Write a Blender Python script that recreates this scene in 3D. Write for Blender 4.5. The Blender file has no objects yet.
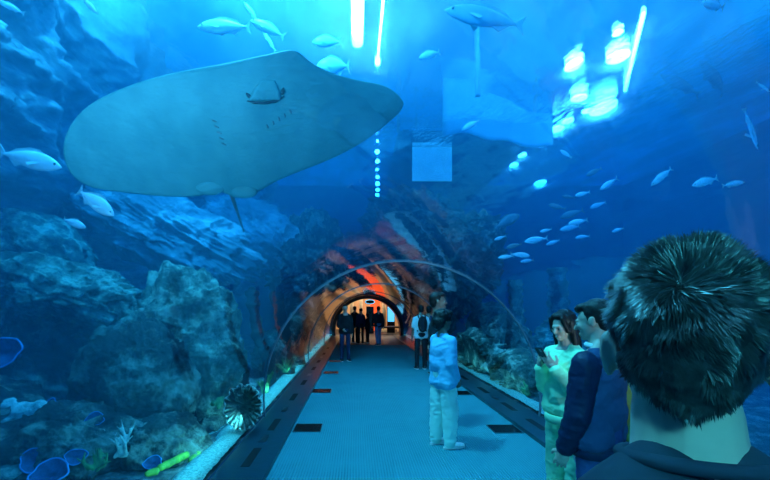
import bpy, bmesh, math, random
import numpy as np
from mathutils import Vector, Matrix, Euler
random.seed(7); rng = np.random.RandomState(7)
S = bpy.context.scene; COL = S.collection
F = 400.0; U0 = 356.0; V0 = 308.0; EYE = 1.65
AX = 0.68; CZ = 0.30; RI = 2.05; RO = 2.12          # tunnel axis x, centre height, inner / outer radius
SURF = 6.65                                         # height of the water surface
def P(u, v, d): return Vector(((u-U0)/F*d, d, EYE-(v-V0)/F*d))   # a point of the photo at distance d

# ------------------------------------------------------------------ noise
_tab = np.random.RandomState(3).rand(64,64,64)
def vnoise(p):
    p = np.asarray(p, float); i = np.floor(p).astype(int); f = p-i; f = f*f*(3-2*f); i &= 63; j = (i+1) & 63
    x0,y0,z0 = i[:,0],i[:,1],i[:,2]; x1,y1,z1 = j[:,0],j[:,1],j[:,2]; fx,fy,fz = f[:,0],f[:,1],f[:,2]
    a = _tab[x0,y0,z0]*(1-fx)+_tab[x1,y0,z0]*fx; b = _tab[x0,y1,z0]*(1-fx)+_tab[x1,y1,z0]*fx
    c = _tab[x0,y0,z1]*(1-fx)+_tab[x1,y0,z1]*fx; d = _tab[x0,y1,z1]*(1-fx)+_tab[x1,y1,z1]*fx
    return (a*(1-fy)+b*fy)*(1-fz)+(c*(1-fy)+d*fy)*fz*1.0
def fbm(p, o=4, ridged=False):
    s = 0; a = 1; t = 0; p = np.asarray(p, float).copy()
    for k in range(o):
        n = vnoise(p+k*17.3)
        if ridged: n = 1-abs(2*n-1)
        s = s+a*n; t += a; a *= .5; p = p*2.03
    return s/t

# ------------------------------------------------------------------ materials
def nt(name):
    m = bpy.data.materials.new(name); m.use_nodes = True; t = m.node_tree; t.nodes.clear()
    return m, t, t.nodes.new('ShaderNodeOutputMaterial')
def lk(t, a, b): t.links.new(a, b)
def ramp(t, src, stops):
    r = t.nodes.new('ShaderNodeValToRGB'); e = r.color_ramp.elements
    while len(e) < len(stops): e.new(.5)
    for x, (p, c) in zip(e, stops): x.position = p; x.color = (*c, 1)
    lk(t, src, r.inputs[0]); return r.outputs[0]
def noise(t, scale, detail=4, rough=.55, sc=(1,1,1), rot=(0,0,0), coord='Object'):
    tc = t.nodes.new('ShaderNodeTexCoord'); mp = t.nodes.new('ShaderNodeMapping')
    mp.inputs['Scale'].default_value = sc; mp.inputs['Rotation'].default_value = rot
    n = t.nodes.new('ShaderNodeTexNoise'); n.inputs['Scale'].default_value = scale
    n.inputs['Detail'].default_value = detail; n.inputs['Roughness'].default_value = rough
    lk(t, tc.outputs[coord], mp.inputs[0]); lk(t, mp.outputs[0], n.inputs['Vector']); return n.outputs['Fac']
def mat(name, c, rough=.6, metal=0, c2=None, nscale=6, nsc=(1,1,1), bump=0, bscale=None, bdist=.02, spec=.5, emit=None, es=0, lo=.35, hi=.65, sheen=0):
    m, t, out = nt(name); b = t.nodes.new('ShaderNodeBsdfPrincipled'); lk(t, b.outputs[0], out.inputs[0])
    b.inputs['Roughness'].default_value = rough; b.inputs['Metallic'].default_value = metal
    b.inputs['Specular IOR Level'].default_value = spec
    if sheen: b.inputs['Sheen Weight'].default_value = sheen
    c2 = c2 or tuple(x*.8 for x in c)
    f = noise(t, nscale, sc=nsc); lk(t, ramp(t, f, [(lo, c), (hi, c2)]), b.inputs['Base Color'])
    if bump:
        bp = t.nodes.new('ShaderNodeBump'); bp.inputs['Strength'].default_value = bump; bp.inputs['Distance'].default_value = bdist
        lk(t, noise(t, bscale or nscale*2, 6, sc=nsc), bp.inputs['Height']); lk(t, bp.outputs[0], b.inputs['Normal'])
    if emit: b.inputs['Emission Color'].default_value = (*emit, 1); b.inputs['Emission Strength'].default_value = es
    return m
def glassy(name, tint=(.96,.98,1), ior=1.49, bump=.0):
    m, t, out = nt(name); tr = t.nodes.new('ShaderNodeBsdfTransparent'); tr.inputs[0].default_value = (*tint, 1)
    gl = t.nodes.new('ShaderNodeBsdfGlossy'); gl.inputs['Roughness'].default_value = .035
    fr = t.nodes.new('ShaderNodeFresnel'); fr.inputs[0].default_value = ior
    ge = t.nodes.new('ShaderNodeNewGeometry'); mu = t.nodes.new('ShaderNodeMath'); mu.operation = 'SUBTRACT'; mu.use_clamp = True   # only the face towards the air reflects
    lk(t, fr.outputs[0], mu.inputs[0]); lk(t, ge.outputs['Backfacing'], mu.inputs[1])
    mx = t.nodes.new('ShaderNodeMixShader'); lk(t, mu.outputs[0], mx.inputs[0]); lk(t, tr.outputs[0], mx.inputs[1]); lk(t, gl.outputs[0], mx.inputs[2])
    if bump:
        bp = t.nodes.new('ShaderNodeBump'); bp.inputs['Strength'].default_value = bump; bp.inputs['Distance'].default_value = .012
        lk(t, noise(t, 1.6, 3, sc=(1,.55,1)), bp.inputs['Height']); lk(t, bp.outputs[0], gl.inputs['Normal'])
    lk(t, mx.outputs[0], out.inputs[0]); return m
def emis(name, c, s):
    m, t, out = nt(name); e = t.nodes.new('ShaderNodeEmission'); e.inputs[0].default_value = (*c, 1); e.inputs[1].default_value = s
    lk(t, e.outputs[0], out.inputs[0]); return m
def rockmat(name, a, b, c, sc=1.6, bump=.9, nsc=(1,1,1)):
    m, t, out = nt(name); bs = t.nodes.new('ShaderNodeBsdfPrincipled'); bs.inputs['Roughness'].default_value = .9; bs.inputs['Specular IOR Level'].default_value = .2
    lk(t, bs.outputs[0], out.inputs[0])
    lk(t, ramp(t, noise(t, sc, 8, .7, nsc), [(.34, a), (.5, b), (.62, c)]), bs.inputs['Base Color'])
    bp = t.nodes.new('ShaderNodeBump'); bp.inputs['Strength'].default_value = bump; bp.inputs['Distance'].default_value = .10
    lk(t, noise(t, sc*3.2, 10, .75, nsc), bp.inputs['Height']); lk(t, bp.outputs[0], bs.inputs['Normal']); return m

M = {}
M['acrylic'] = glassy('acrylic', bump=.55)
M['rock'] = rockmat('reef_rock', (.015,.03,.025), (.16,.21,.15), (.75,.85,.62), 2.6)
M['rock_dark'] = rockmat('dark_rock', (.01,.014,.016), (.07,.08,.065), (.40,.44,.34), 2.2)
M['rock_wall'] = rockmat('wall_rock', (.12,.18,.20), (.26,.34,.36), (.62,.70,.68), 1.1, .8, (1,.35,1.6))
M['rock_brown'] = rockmat('brown_rock', (.02,.014,.01), (.12,.07,.04), (.40,.28,.18), 2.4)
M['gravel'] = rockmat('pale_gravel', (.10,.40,.42), (.3,.75,.78), (.6,1,1), 40, 1)
M['bed'] = rockmat('sea_bed', (.04,.06,.07), (.14,.17,.17), (.40,.45,.42), 3.2)
M['tankwall'] = mat('tank_wall_paint', (.02,.10,.26), .8, c2=(.03,.13,.32), nscale=.4)
M['kerb'] = mat('dark_kerb', (.01,.045,.06), .3, c2=(.016,.06,.08), nscale=12, bump=.15, bdist=.004)
M['black'] = mat('black_plate', (.006,.007,.008), .25, c2=(.012,.012,.012), nscale=20)
M['slot'] = mat('slot_lining', (.002,.002,.003), .6)
M['steel'] = mat('brushed_steel', (.35,.38,.4), .3, 1, nscale=30)
M['hoop'] = mat('grey_joint_strip', (.14,.2,.25), .35, nscale=9)
M['ring'] = mat('black_ring', (.008,.010,.012), .35)
M['cable'] = mat('dark_cable', (.02,.02,.02), .6)

# carpet with fine ribs along the tunnel
m, t, out = nt('carpet'); b = t.nodes.new('ShaderNodeBsdfPrincipled'); lk(t, b.outputs[0], out.inputs[0]); b.inputs['Roughness'].default_value = .9; b.inputs['Specular IOR Level'].default_value = .25
tc = t.nodes.new('ShaderNodeTexCoord'); wv = t.nodes.new('ShaderNodeTexWave'); wv.bands_direction = 'X'; wv.inputs['Scale'].default_value = 11; wv.inputs['Distortion'].default_value = .6; wv.inputs['Detail'].default_value = 2
wv.inputs['Detail Scale'].default_value = 3
lk(t, tc.outputs['Object'], wv.inputs['Vector'])
w2 = t.nodes.new('ShaderNodeTexWave'); w2.bands_direction = 'Y'; w2.inputs['Scale'].default_value = 9; w2.inputs['Distortion'].default_value = 1.5; lk(t, tc.outputs['Object'], w2.inputs['Vector'])
ma = t.nodes.new('ShaderNodeMath'); ma.operation = 'MULTIPLY_ADD'; ma.inputs[1].default_value = .35; lk(t, w2.outputs['Fac'], ma.inputs[0]); lk(t, wv.outputs['Fac'], ma.inputs[2])
mb = t.nodes.new('ShaderNodeMath'); mb.operation = 'ADD'; lk(t, ma.outputs[0], mb.inputs[0]); lk(t, noise(t, 2.2, 5), mb.inputs[1])
lk(t, ramp(t, mb.outputs[0], [(.30, (.015,.125,.15)), (1.1, (.035,.235,.27))]), b.inputs['Base Color'])
bp = t.nodes.new('ShaderNodeBump'); bp.inputs['Strength'].default_value = .5; bp.inputs['Distance'].default_value = .01; lk(t, wv.outputs['Fac'], bp.inputs['Height']); lk(t, bp.outputs[0], b.inputs['Normal'])
M['carpet'] = m

# water: scattering and absorption; seawater takes the red out first
m, t, out = nt('sea_water'); va = t.nodes.new('ShaderNodeVolumeAbsorption'); vs = t.nodes.new('ShaderNodeVolumeScatter'); ad = t.nodes.new('ShaderNodeAddShader')
va.inputs['Color'].default_value = (0.0,.71,.95,1); va.inputs['Density'].default_value = .36
vs.inputs['Color'].default_value = (.04,.50,.82,1); vs.inputs['Density'].default_value = .044; vs.inputs['Anisotropy'].default_value = .2
lk(t, va.outputs[0], ad.inputs[0]); lk(t, vs.outputs[0], ad.inputs[1]); lk(t, ad.outputs[0], out.inputs['Volume']); M['water'] = m
# rippled water surface: lets light through, spreads part of it
m, t, out = nt('water_surface'); tr = t.nodes.new('ShaderNodeBsdfTransparent'); tl = t.nodes.new('ShaderNodeBsdfTranslucent'); tl.inputs[0].default_value = (.9,.95,1,1)
gl = t.nodes.new('ShaderNodeBsdfGlossy'); gl.inputs['Roughness'].default_value = .12; gl.inputs[0].default_value = (.8,.9,1,1)
bp = t.nodes.new('ShaderNodeBump'); bp.inputs['Strength'].default_value = 1; bp.inputs['Distance'].default_value = .08
rn = noise(t, 1.1, 6, .6, (1,.45,1), (0,0,.5)); lk(t, rn, bp.inputs['Height']); lk(t, bp.outputs[0], gl.inputs['Normal']); lk(t, bp.outputs[0], tl.inputs['Normal'])
rf = t.nodes.new('ShaderNodeBsdfRefraction'); rf.inputs['Roughness'].default_value = .075; rf.inputs['IOR'].default_value = 1.09; rf.inputs[0].default_value = (.9,.95,1,1); lk(t, bp.outputs[0], rf.inputs['Normal'])
m1 = t.nodes.new('ShaderNodeMixShader'); m1.inputs[0].default_value = .25; lk(t, rf.outputs[0], m1.inputs[1]); lk(t, tl.outputs[0], m1.inputs[2])
m3 = t.nodes.new('ShaderNodeMixShader'); m3.inputs[0].default_value = .12; lk(t, m1.outputs[0], m3.inputs[1]); lk(t, gl.outputs[0], m3.inputs[2])
m2 = t.nodes.new('ShaderNodeMixShader'); lk(t, ramp(t, rn, [(.38, (.35,)*3), (.62, (.85,)*3)]), m2.inputs[0]); lk(t, tr.outputs[0], m2.inputs[1]); lk(t, m3.outputs[0], m2.inputs[2]); lk(t, m2.outputs[0], out.inputs[0])
M['surface'] = m

# ------------------------------------------------------------------ object helpers
def mk(name, V, Fs, m, parent=None, smooth=True):
    me = bpy.data.meshes.new(name); me.from_pydata([tuple(v) for v in V], [], [tuple(f) for f in Fs]); me.validate(); me.update()
    if smooth: me.polygons.foreach_set('use_smooth', [True]*len(me.polygons))
    for x in (m if isinstance(m, list) else [m]): me.materials.append(x)
    o = bpy.data.objects.new(name, me); COL.objects.link(o)
    if parent: o.parent = parent
    return o
def tag(o, label=None, cat=None, group=None, kind=None):
    if label: o['label'] = label
    if cat: o['category'] = cat
    if group: o['group'] = group
    if kind: o['kind'] = kind
    return o
def empty(name, loc=(0,0,0), rz=0):
    o = bpy.data.objects.new(name, None); COL.objects.link(o); o.location = loc; o.rotation_euler = (0,0,rz); o.empty_display_size = .1; return o
def boxg(x0,x1,y0,y1,z0,z1):
    V = [(x,y,z) for z in (z0,z1) for y in (y0,y1) for x in (x0,x1)]
    return V, [(0,2,3,1),(4,5,7,6),(0,1,5,4),(2,6,7,3),(0,4,6,2),(1,3,7,5)]
def join(gs):
    V = []; Fs = []
    for v, f in gs:
        n = len(V); V += [tuple(x) for x in v]; Fs += [tuple(i+n for i in q) for q in f]
    return V, Fs
def box(name, x0,x1,y0,y1,z0,z1, m, parent=None, bev=0):
    o = mk(name, *boxg(x0,x1,y0,y1,z0,z1), m, parent, smooth=False)
    if bev: b = o.modifiers.new('b','BEVEL'); b.width = bev; b.segments = 2
    return o
def prism(name, poly, y0, y1, m, parent=None):
    n = len(poly); V = [(x,y0,z) for x,z in poly]+[(x,y1,z) for x,z in poly]
    Fs = [tuple(range(n)), tuple(range(2*n-1,n-1,-1))]+[(i,i+n,(i+1)%n+n,(i+1)%n) for i in range(n)]
    me = bpy.data.meshes.new(name); me.from_pydata(V, [], Fs)
    bm = bmesh.new(); bm.from_mesh(me); bmesh.ops.triangulate(bm, faces=[f for f in bm.faces if len(f.verts) > 4]); bmesh.ops.recalc_face_normals(bm, faces=bm.faces); bm.to_mesh(me); bm.free()
    me.materials.append(m); o = bpy.data.objects.new(name, me); COL.objects.link(o)
    if parent: o.parent = parent
    return o
def arc(R, zb, n=64):
    a0 = math.asin((zb-CZ)/R); return [(AX-R*math.cos(a), CZ+R*math.sin(a)) for a in np.linspace(a0, math.pi-a0, n)]
def sphereg(c, r, R=None, n=20, k=12):
    th = np.linspace(0, math.pi, k+1)[1:-1]; ph = np.linspace(0, 2*math.pi, n, endpoint=False)
    v = [(0,0,1)]+[(math.sin(a)*math.cos(b), math.sin(a)*math.sin(b), math.cos(a)) for a in th for b in ph]+[(0,0,-1)]
    v = np.array(v)*np.array(r if hasattr(r,'__len__') else (r,r,r))
    if R is not None: v = v @ np.array(R).T
    v = v+np.array(c); f = []
    for j in range(n): f.append((0,1+j,1+(j+1)%n))
    for i in range(k-2):
        for j in range(n): a = 1+i*n+j; b = 1+i*n+(j+1)%n; f.append((a,a+n,b+n,b))
    e = len(v)-1; s = 1+(k-2)*n
    for j in range(n): f.append((e, s+(j+1)%n, s+j))
    return v.tolist(), f
def frame(d):
    d = Vector(d).normalized(); a = Vector((0,0,1)) if abs(d.z) < .9 else Vector((0,1,0))
    x = d.cross(a).normalized(); return x, d.cross(x).normalized(), d
def coneg(p0, p1, r0, r1, n=16, caps=True):
    p0 = Vector(p0); p1 = Vector(p1); x, y, d = frame(p1-p0); V = []
    for p, r in ((p0,r0),(p1,r1)):
        for j in range(n): a = 2*math.pi*j/n; V.append(tuple(p+x*(r*math.cos(a))+y*(r*math.sin(a))))
    Fs = [(j,(j+1)%n,(j+1)%n+n,j+n) for j in range(n)]+[tuple(range(n-1,-1,-1)), tuple(range(n,2*n))]
    g = [(V,Fs)]
    if caps: g += [sphereg(p0, r0, n=n, k=8), sphereg(p1, r1, n=n, k=8)]
    return join(g)
def tubeg(pts, rad, n=8):
    pts = [Vector(p) for p in pts]; V = []; N = len(pts)
    if not hasattr(rad,'__len__'): rad = [rad]*N
    x = None
    for i, p in enumerate(pts):
        d = (pts[min(i+1,N-1)]-pts[max(i-1,0)]).normalized()
        if x is None: x = frame(d)[0]
        x = (x-d*x.dot(d)).normalized(); y = d.cross(x)
        for j in range(n): a = 2*math.pi*j/n; V.append(tuple(p+(x*math.cos(a)+y*math.sin(a))*rad[i]))
    Fs = [(i*n+j, i*n+(j+1)%n, (i+1)*n+(j+1)%n, (i+1)*n+j) for i in range(N-1) for j in range(n)]
    Fs += [tuple(range(n-1,-1,-1)), tuple(range((N-1)*n, N*n))]
    return V, Fs
def fuse(name, gs, vox, m, parent=None, smooth=4, disp=None):
    """melt overlapping closed shapes into one continuous skin"""
    V, Fs = join(gs); me = bpy.data.meshes.new('t'); me.from_pydata(V, [], Fs); o = bpy.data.objects.new('t', me); COL.objects.link(o)
    r = o.modifiers.new('r','REMESH'); r.mode = 'VOXEL'; r.voxel_size = vox
    if smooth: s = o.modifiers.new('s','SMOOTH'); s.factor = .5; s.iterations = smooth
    dg = bpy.context.evaluated_depsgraph_get(); dg.update()
    nm = bpy.data.meshes.new_from_object(o.evaluated_get(dg)); bpy.data.objects.remove(o); bpy.data.meshes.remove(me)
    n = len(nm.vertices); co = np.empty(n*3); nm.vertices.foreach_get('co', co); co = co.reshape(-1,3)
    if disp:
        nr = np.empty(n*3); nm.vertices.foreach_get('normal', nr); nr = nr.reshape(-1,3)
        co = co+nr*disp(co)[:,None]; nm.vertices.foreach_set('co', co.ravel())
    nm.polygons.foreach_set('use_smooth', [True]*len(nm.polygons)); nm.name = name; nm.materials.clear(); nm.materials.append(m); nm.update()
    q = bpy.data.objects.new(name, nm); COL.objects.link(q)
    if parent: q.parent = parent
    return q

# ------------------------------------------------------------------ setting
def st(o): o['kind'] = 'structure'; return o
XL, XR = -0.87, 2.23; KL, KR = -1.37, 2.73; YN, YF = -6.0, 24.0
st(box('floor', XL, XR, YN, 17.9, -.12, 0, M['carpet']))
M['dfloor'] = mat('dark_stone_floor', (.008,.008,.010), .55, c2=(.018,.016,.015), nscale=3)
st(box('floor_hall', -5, 7, 17.9, 32, -.12, -.002, M['dfloor']))
for nm, x0, x1, sg in (('trim_1', KL, XL, -1), ('trim_2', XR, KR, 1)):
    y0 = YN; k = st(box(nm, x0, x1, YN, YF, -.2, .05, M['kerb'], bev=.006))
    cx = (x0+x1)/2
    sl = [4.30,5.5,7.2,8.6,10.6,12,14,16] if sg < 0 else [4.1,5.5,6.5,7.8,9.2,10.6,12.2,14,16]
    for y in sl: box('vent_slot', cx-.045, cx+.045, y-.27, y+.27, .045, .0525, M['slot'], k)
    for y in ([4.88,6.3,9.6,13] if sg < 0 else [4.8,7.12,10,13]): box('light_slot', cx-.04, cx+.04, y-.14, y+.14, .045, .054, M['steel'], k)
a_in = arc(RI, .045); a_out = arc(RO, .045)
ys = [YN, 0.2, 5.9, 11.5, 17.2, 23.4]
for i in range(5):
    st(prism('window_%d' % (i+1), a_in+a_out[::-1], ys[i]+.012, ys[i+1]-.012, M['acrylic']))
for o in [o for o in bpy.data.objects if o.name.startswith('window_')]:
    o.data.polygons.foreach_set('use_smooth', [len(p.vertices) == 4 for p in o.data.polygons])
    bm = bmesh.new(); bm.from_mesh(o.data)
    for e in bm.edges:
        if len(e.link_faces) == 2 and e.calc_face_angle(0) > .6: e.smooth = False
    bm.to_mesh(o.data); bm.free()
for i, y in enumerate(ys[1:5]):
    st(prism('trim_%d' % (i+3), arc(RI-.018,.045)+arc(RI,.045)[::-1], y-.022, y+.022, M['hoop']))
st(prism('trim_7', arc(RI-.16,.045)+arc(RI+.02,.045)[::-1], 23.1, 23.9, M['ring']))
WL, WR = -9.0, 16.0
notch = lambda R: [(KL+.0 if False else AX-math.sqrt(R*R-(.045-CZ)**2), -.9)]+arc(R,.045)+[(AX+math.sqrt(R*R-(.045-CZ)**2), -.9)]
wpoly = [(WL,-.9)]+notch(RO+.01)+[(WR,-.9),(WR,SURF),(WL,SURF)]
w = prism('water', wpoly, YN, YF, M['water']); st(w); w['label'] = 'clear blue sea water filling the tank around the tunnel'
bpoly = [(WL-1,-.9)]+notch(RO+.02)+[(WR+1,-.9),(WR+1,9),(WL-1,9)]
st(prism('wall_back', bpoly, YF+.02, YF+.4, M['tankwall'])); st(prism('wall_front', bpoly, YN-.4, YN-.02, M['tankwall']))
st(box('wall_right', WR+.02, WR+.4, YN, YF, -.9, 9, M['tankwall']))
# surface grid
def grid(x0,x1,y0,y1,nx,ny,fn):
    xs = np.linspace(x0,x1,nx); yy = np.linspace(y0,y1,ny); X, Y = np.meshgrid(xs, yy); Pn = np.stack([X.ravel(),Y.ravel()],1)
    V = fn(Pn); Fs = [(j*nx+i, j*nx+i+1, (j+1)*nx+i+1, (j+1)*nx+i) for j in range(ny-1) for i in range(nx-1)]
    return V, Fs
def surf(p):
    z = SURF+.03+.05*fbm(np.stack([p[:,0]*1.2,p[:,1]*.7,p[:,0]*0],1),3); return np.column_stack([p,z])
st(mk('water_surface', *grid(WL,WR,YN,YF,200,200,surf), M['surface']))
# sea bed on both sides of the tunnel: bright gravel by the kerb, dark reef further out
def bedl(p):
    x = p[:,0]; q = np.column_stack([p, x*0]); t = np.clip((-1.66-x)/.6,0,1)
    z = .03-.12*t+ t*.45*(fbm(q*1.3,5)-.35)+.02*(fbm(q*14,2)-.5)
    return np.column_stack([p, np.where(x > -1.5, .035, z)])
def bedr(p):
    x = p[:,0]; q = np.column_stack([p, x*0]); t = np.clip((x-3.1)/1.2,0,1)
    return np.column_stack([p, np.where(x < 2.86, .035, .02-.1*t+t*.5*(fbm(q*1.1,5)-.4)+.02*(fbm(q*14,2)-.5))])
st(mk('ground_left', *grid(WL,-1.40,YN,YF,150,420,bedl), M['bed']))
st(mk('ground_right', *grid(2.76,WR,YN,YF,150,300,bedr), M['bed']))
def gravel(x0, x1, name, lab):
    V, Fs = grid(x0,x1,YN,YF,14,900,lambda p: np.column_stack([p, .065+.03*fbm(np.column_stack([p*22,p[:,0]*0]),2)-.10*np.clip((abs(p[:,0]-AX)-(2.3+.16*fbm(np.column_stack([p*1.9,p[:,0]*0]),3)))/.1,0,1)]))
    tag(mk(name, V, Fs, M['gravel']), lab, 'gravel', kind='stuff')
gravel(-1.95,-1.41,'gravel','bright strip of pale gravel along the left kerb outside the tunnel')
gravel(2.77,3.2,'gravel','strip of pale gravel along the right kerb outside the tunnel')
# left reef wall: leans over the tank
def rwall():
    ny, nz = 420, 150; V = []
    Y, Zt = np.meshgrid(np.linspace(-3,YF,ny), np.linspace(0,1,nz)); y = Y.ravel(); t = Zt.ravel()
    z = -.5+t*8.2; x = -7.6+3.0*t+.6*np.sin(y*.5)
    q = np.stack([x*.3, y*.45+z*.55, z*1.1-y*.25],1)
    d = 1.5*fbm(q*.6,3,True)+.35*fbm(q*np.array((1,2.2,4))*1.3,4,True); x = x+d-.7
    V = np.column_stack([x,y,z]); Fs = [(j*ny+i, j*ny+i+1, (j+1)*ny+i+1, (j+1)*ny+i) for j in range(nz-1) for i in range(ny-1)]
    return V, Fs
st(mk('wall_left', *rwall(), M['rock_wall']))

# ------------------------------------------------------------------ floor grates
for x, y, lab in ((-.66,5.5,'nearest black floor plate by the left kerb'),(-.68,7.95,'black floor plate second from the near end by the left kerb'),(-.64,10.2,'black floor plate third from the near end by the left kerb'),(-.64,12.4,'black floor plate by the feet of the man in dark clothes on the left'),
               (2.02,5.45,'nearest black floor plate by the right kerb'),(2.02,7.76,'black floor plate second from the near end by the right kerb'),(2.02,10.1,'black floor plate third from the near end by the right kerb')):
    g = empty('floor_plate', (x,y,0)); tag(g, lab, 'floor plate', 'black square plates let into the carpet')
    V, Fs = boxg(-.18,.18,-.17,.17,-.01,.006); o = mk('plate', V, Fs, M['black'], g, False)
    fr = join([boxg(-.19,.19,-.185,-.17,-.01,.009),boxg(-.19,.19,.17,.185,-.01,.009),boxg(-.19,-.18,-.17,.17,-.01,.009),boxg(.18,.19,-.17,.17,-.01,.009)])
    mk('frame', *fr, M['kerb'], g, False)

# ------------------------------------------------------------------ rocks
def clear_tunnel(W):                                    # rock never grows into the tunnel
    dx = W[:,0]-AX; dz = W[:,2]-CZ; rr = np.hypot(dx,dz)+1e-6; k = np.where((rr < RO+.12), (RO+.12+.25*rr/RO)/rr, 1); k = np.where(W[:,2] < .05, np.where(rr < RO+.12, np.maximum(k, (RO+.12)/np.maximum(abs(dx),.3)), 1), k)
    return np.column_stack([AX+dx*k, W[:,1], CZ+dz*k])
def rock(name, c, r, m, label, seed=0, amp=.35, fr=1.0, rot=(0,0,0), strata=.0, sub=7, group=None, cat='rock'):
    bm = bmesh.new(); bmesh.ops.create_icosphere(bm, subdivisions=sub, radius=1)
    co = np.array([v.co[:] for v in bm.verts]); r = np.array(r)
    q = co*r*1.4*fr+seed*13.7
    d = amp*(fbm(q,6,True)-.55)*1.6+amp*.5*(fbm(q*.6+5,2)-.5)
    if cat == 'rock': d = d+.17*(fbm(q*3.0+9,4,True)-.5)
    if strata: d = d+strata*(fbm(np.stack([q[:,0]*.5,q[:,1]*.5,q[:,2]*3.5+q[:,0]*.6],1),3,True)-.5)
    co = co*(1+d)[:,None]*r
    R = np.array(Euler([math.radians(a) for a in rot]).to_matrix()); co = co@R.T
    c = np.array(c); co = clear_tunnel(co+c)-c
    for v, x in zip(bm.verts, co): v.co = x
    me = bpy.data.meshes.new(name); bm.to_mesh(me); bm.free(); me.polygons.foreach_set('use_smooth', [True]*len(me.polygons)); me.materials.append(m)
    o = bpy.data.objects.new(name, me); COL.objects.link(o); o.location = c; tag(o, label, cat, group); return o
R_ = M['rock']; D_ = M['rock_dark']; B_ = M['rock_brown']
rock('boulder', P(183,352,5.9), (.72,.6,1.05), R_, 'large pale craggy boulder beside the left side of the tunnel', 1, .34, 1.6, strata=.16)
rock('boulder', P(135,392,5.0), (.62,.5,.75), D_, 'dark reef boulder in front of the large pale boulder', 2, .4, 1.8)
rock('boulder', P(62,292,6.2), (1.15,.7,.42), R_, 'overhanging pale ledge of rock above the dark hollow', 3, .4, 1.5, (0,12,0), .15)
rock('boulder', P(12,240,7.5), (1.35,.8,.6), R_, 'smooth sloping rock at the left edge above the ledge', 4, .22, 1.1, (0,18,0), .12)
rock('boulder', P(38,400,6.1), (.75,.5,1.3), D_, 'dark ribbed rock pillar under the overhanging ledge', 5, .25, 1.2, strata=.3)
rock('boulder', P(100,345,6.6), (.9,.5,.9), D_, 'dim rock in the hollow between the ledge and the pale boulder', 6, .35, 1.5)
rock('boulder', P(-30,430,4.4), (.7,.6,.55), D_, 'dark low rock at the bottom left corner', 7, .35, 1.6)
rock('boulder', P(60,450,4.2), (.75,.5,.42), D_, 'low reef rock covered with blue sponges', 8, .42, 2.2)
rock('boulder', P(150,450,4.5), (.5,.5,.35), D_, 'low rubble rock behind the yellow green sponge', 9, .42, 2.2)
rock('boulder', P(205,425,6.0), (.42,.7,.42), D_, 'brown green rock behind the ruffled clam', 10, .42, 2.2)
rock('boulder', P(280,352,10.5), (.5,1.3,.55), D_, 'weedy dark rock near the kerb behind the sea whips', 11, .42, 2.2)
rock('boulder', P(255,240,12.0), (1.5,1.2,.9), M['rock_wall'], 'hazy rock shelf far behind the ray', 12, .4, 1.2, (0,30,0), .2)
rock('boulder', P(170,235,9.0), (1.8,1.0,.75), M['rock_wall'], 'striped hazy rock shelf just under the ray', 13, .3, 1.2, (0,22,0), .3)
# rockwork that closes over the far half of the tunnel
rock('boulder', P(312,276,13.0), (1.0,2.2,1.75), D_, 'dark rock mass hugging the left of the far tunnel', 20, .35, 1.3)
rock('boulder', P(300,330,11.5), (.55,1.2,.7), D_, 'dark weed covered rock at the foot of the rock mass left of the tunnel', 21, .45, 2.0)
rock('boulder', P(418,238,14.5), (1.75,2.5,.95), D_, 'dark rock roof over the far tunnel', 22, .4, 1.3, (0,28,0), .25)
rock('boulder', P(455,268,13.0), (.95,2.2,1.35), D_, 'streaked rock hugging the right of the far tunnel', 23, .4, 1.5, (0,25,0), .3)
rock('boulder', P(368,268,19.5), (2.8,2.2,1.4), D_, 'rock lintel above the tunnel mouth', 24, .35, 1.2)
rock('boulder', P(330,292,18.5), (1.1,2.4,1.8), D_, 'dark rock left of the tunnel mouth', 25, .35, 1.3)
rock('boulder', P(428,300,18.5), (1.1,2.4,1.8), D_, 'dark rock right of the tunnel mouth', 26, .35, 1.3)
rock('boulder', (-2.55,14.2,.2), (.75,1.8,.7), B_, 'brown low rock along the left kerb towards the mouth', 27, .4, 1.8)
# right tank floor
for i, (u, v, d, r, lab) in enumerate(((482,352,10.5,(.7,1.2,.5),'low rock right of the tunnel behind the person in the blue shirt'),(505,345,10,(.5,.8,.62),'rounded rock right of the tunnel below the nearer post'),
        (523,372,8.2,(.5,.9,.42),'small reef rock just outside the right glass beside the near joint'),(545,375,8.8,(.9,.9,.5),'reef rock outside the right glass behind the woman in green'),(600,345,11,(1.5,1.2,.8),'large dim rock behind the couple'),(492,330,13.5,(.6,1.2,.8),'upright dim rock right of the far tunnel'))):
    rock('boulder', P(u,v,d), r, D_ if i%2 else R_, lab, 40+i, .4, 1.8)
def post(u, v0, v1, d, r, lab, s):
    a = P(u,v0,d); b = P(u+3,v1,d); n = 30; pts = [a.lerp(b,i/n) for i in range(n+1)]
    V, Fs = tubeg(pts, [r*(.8+.5*random.random()) for _ in pts], 14); tag(mk('reef_post', V, Fs, D_), lab, 'post', 'dark encrusted posts in the right tank')
post(515,280,352,12,.22,'dark encrusted post standing in the water right of the near joint',1); post(557,268,360,13,.30,'dark encrusted post standing behind the heads of the couple',2)

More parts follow.
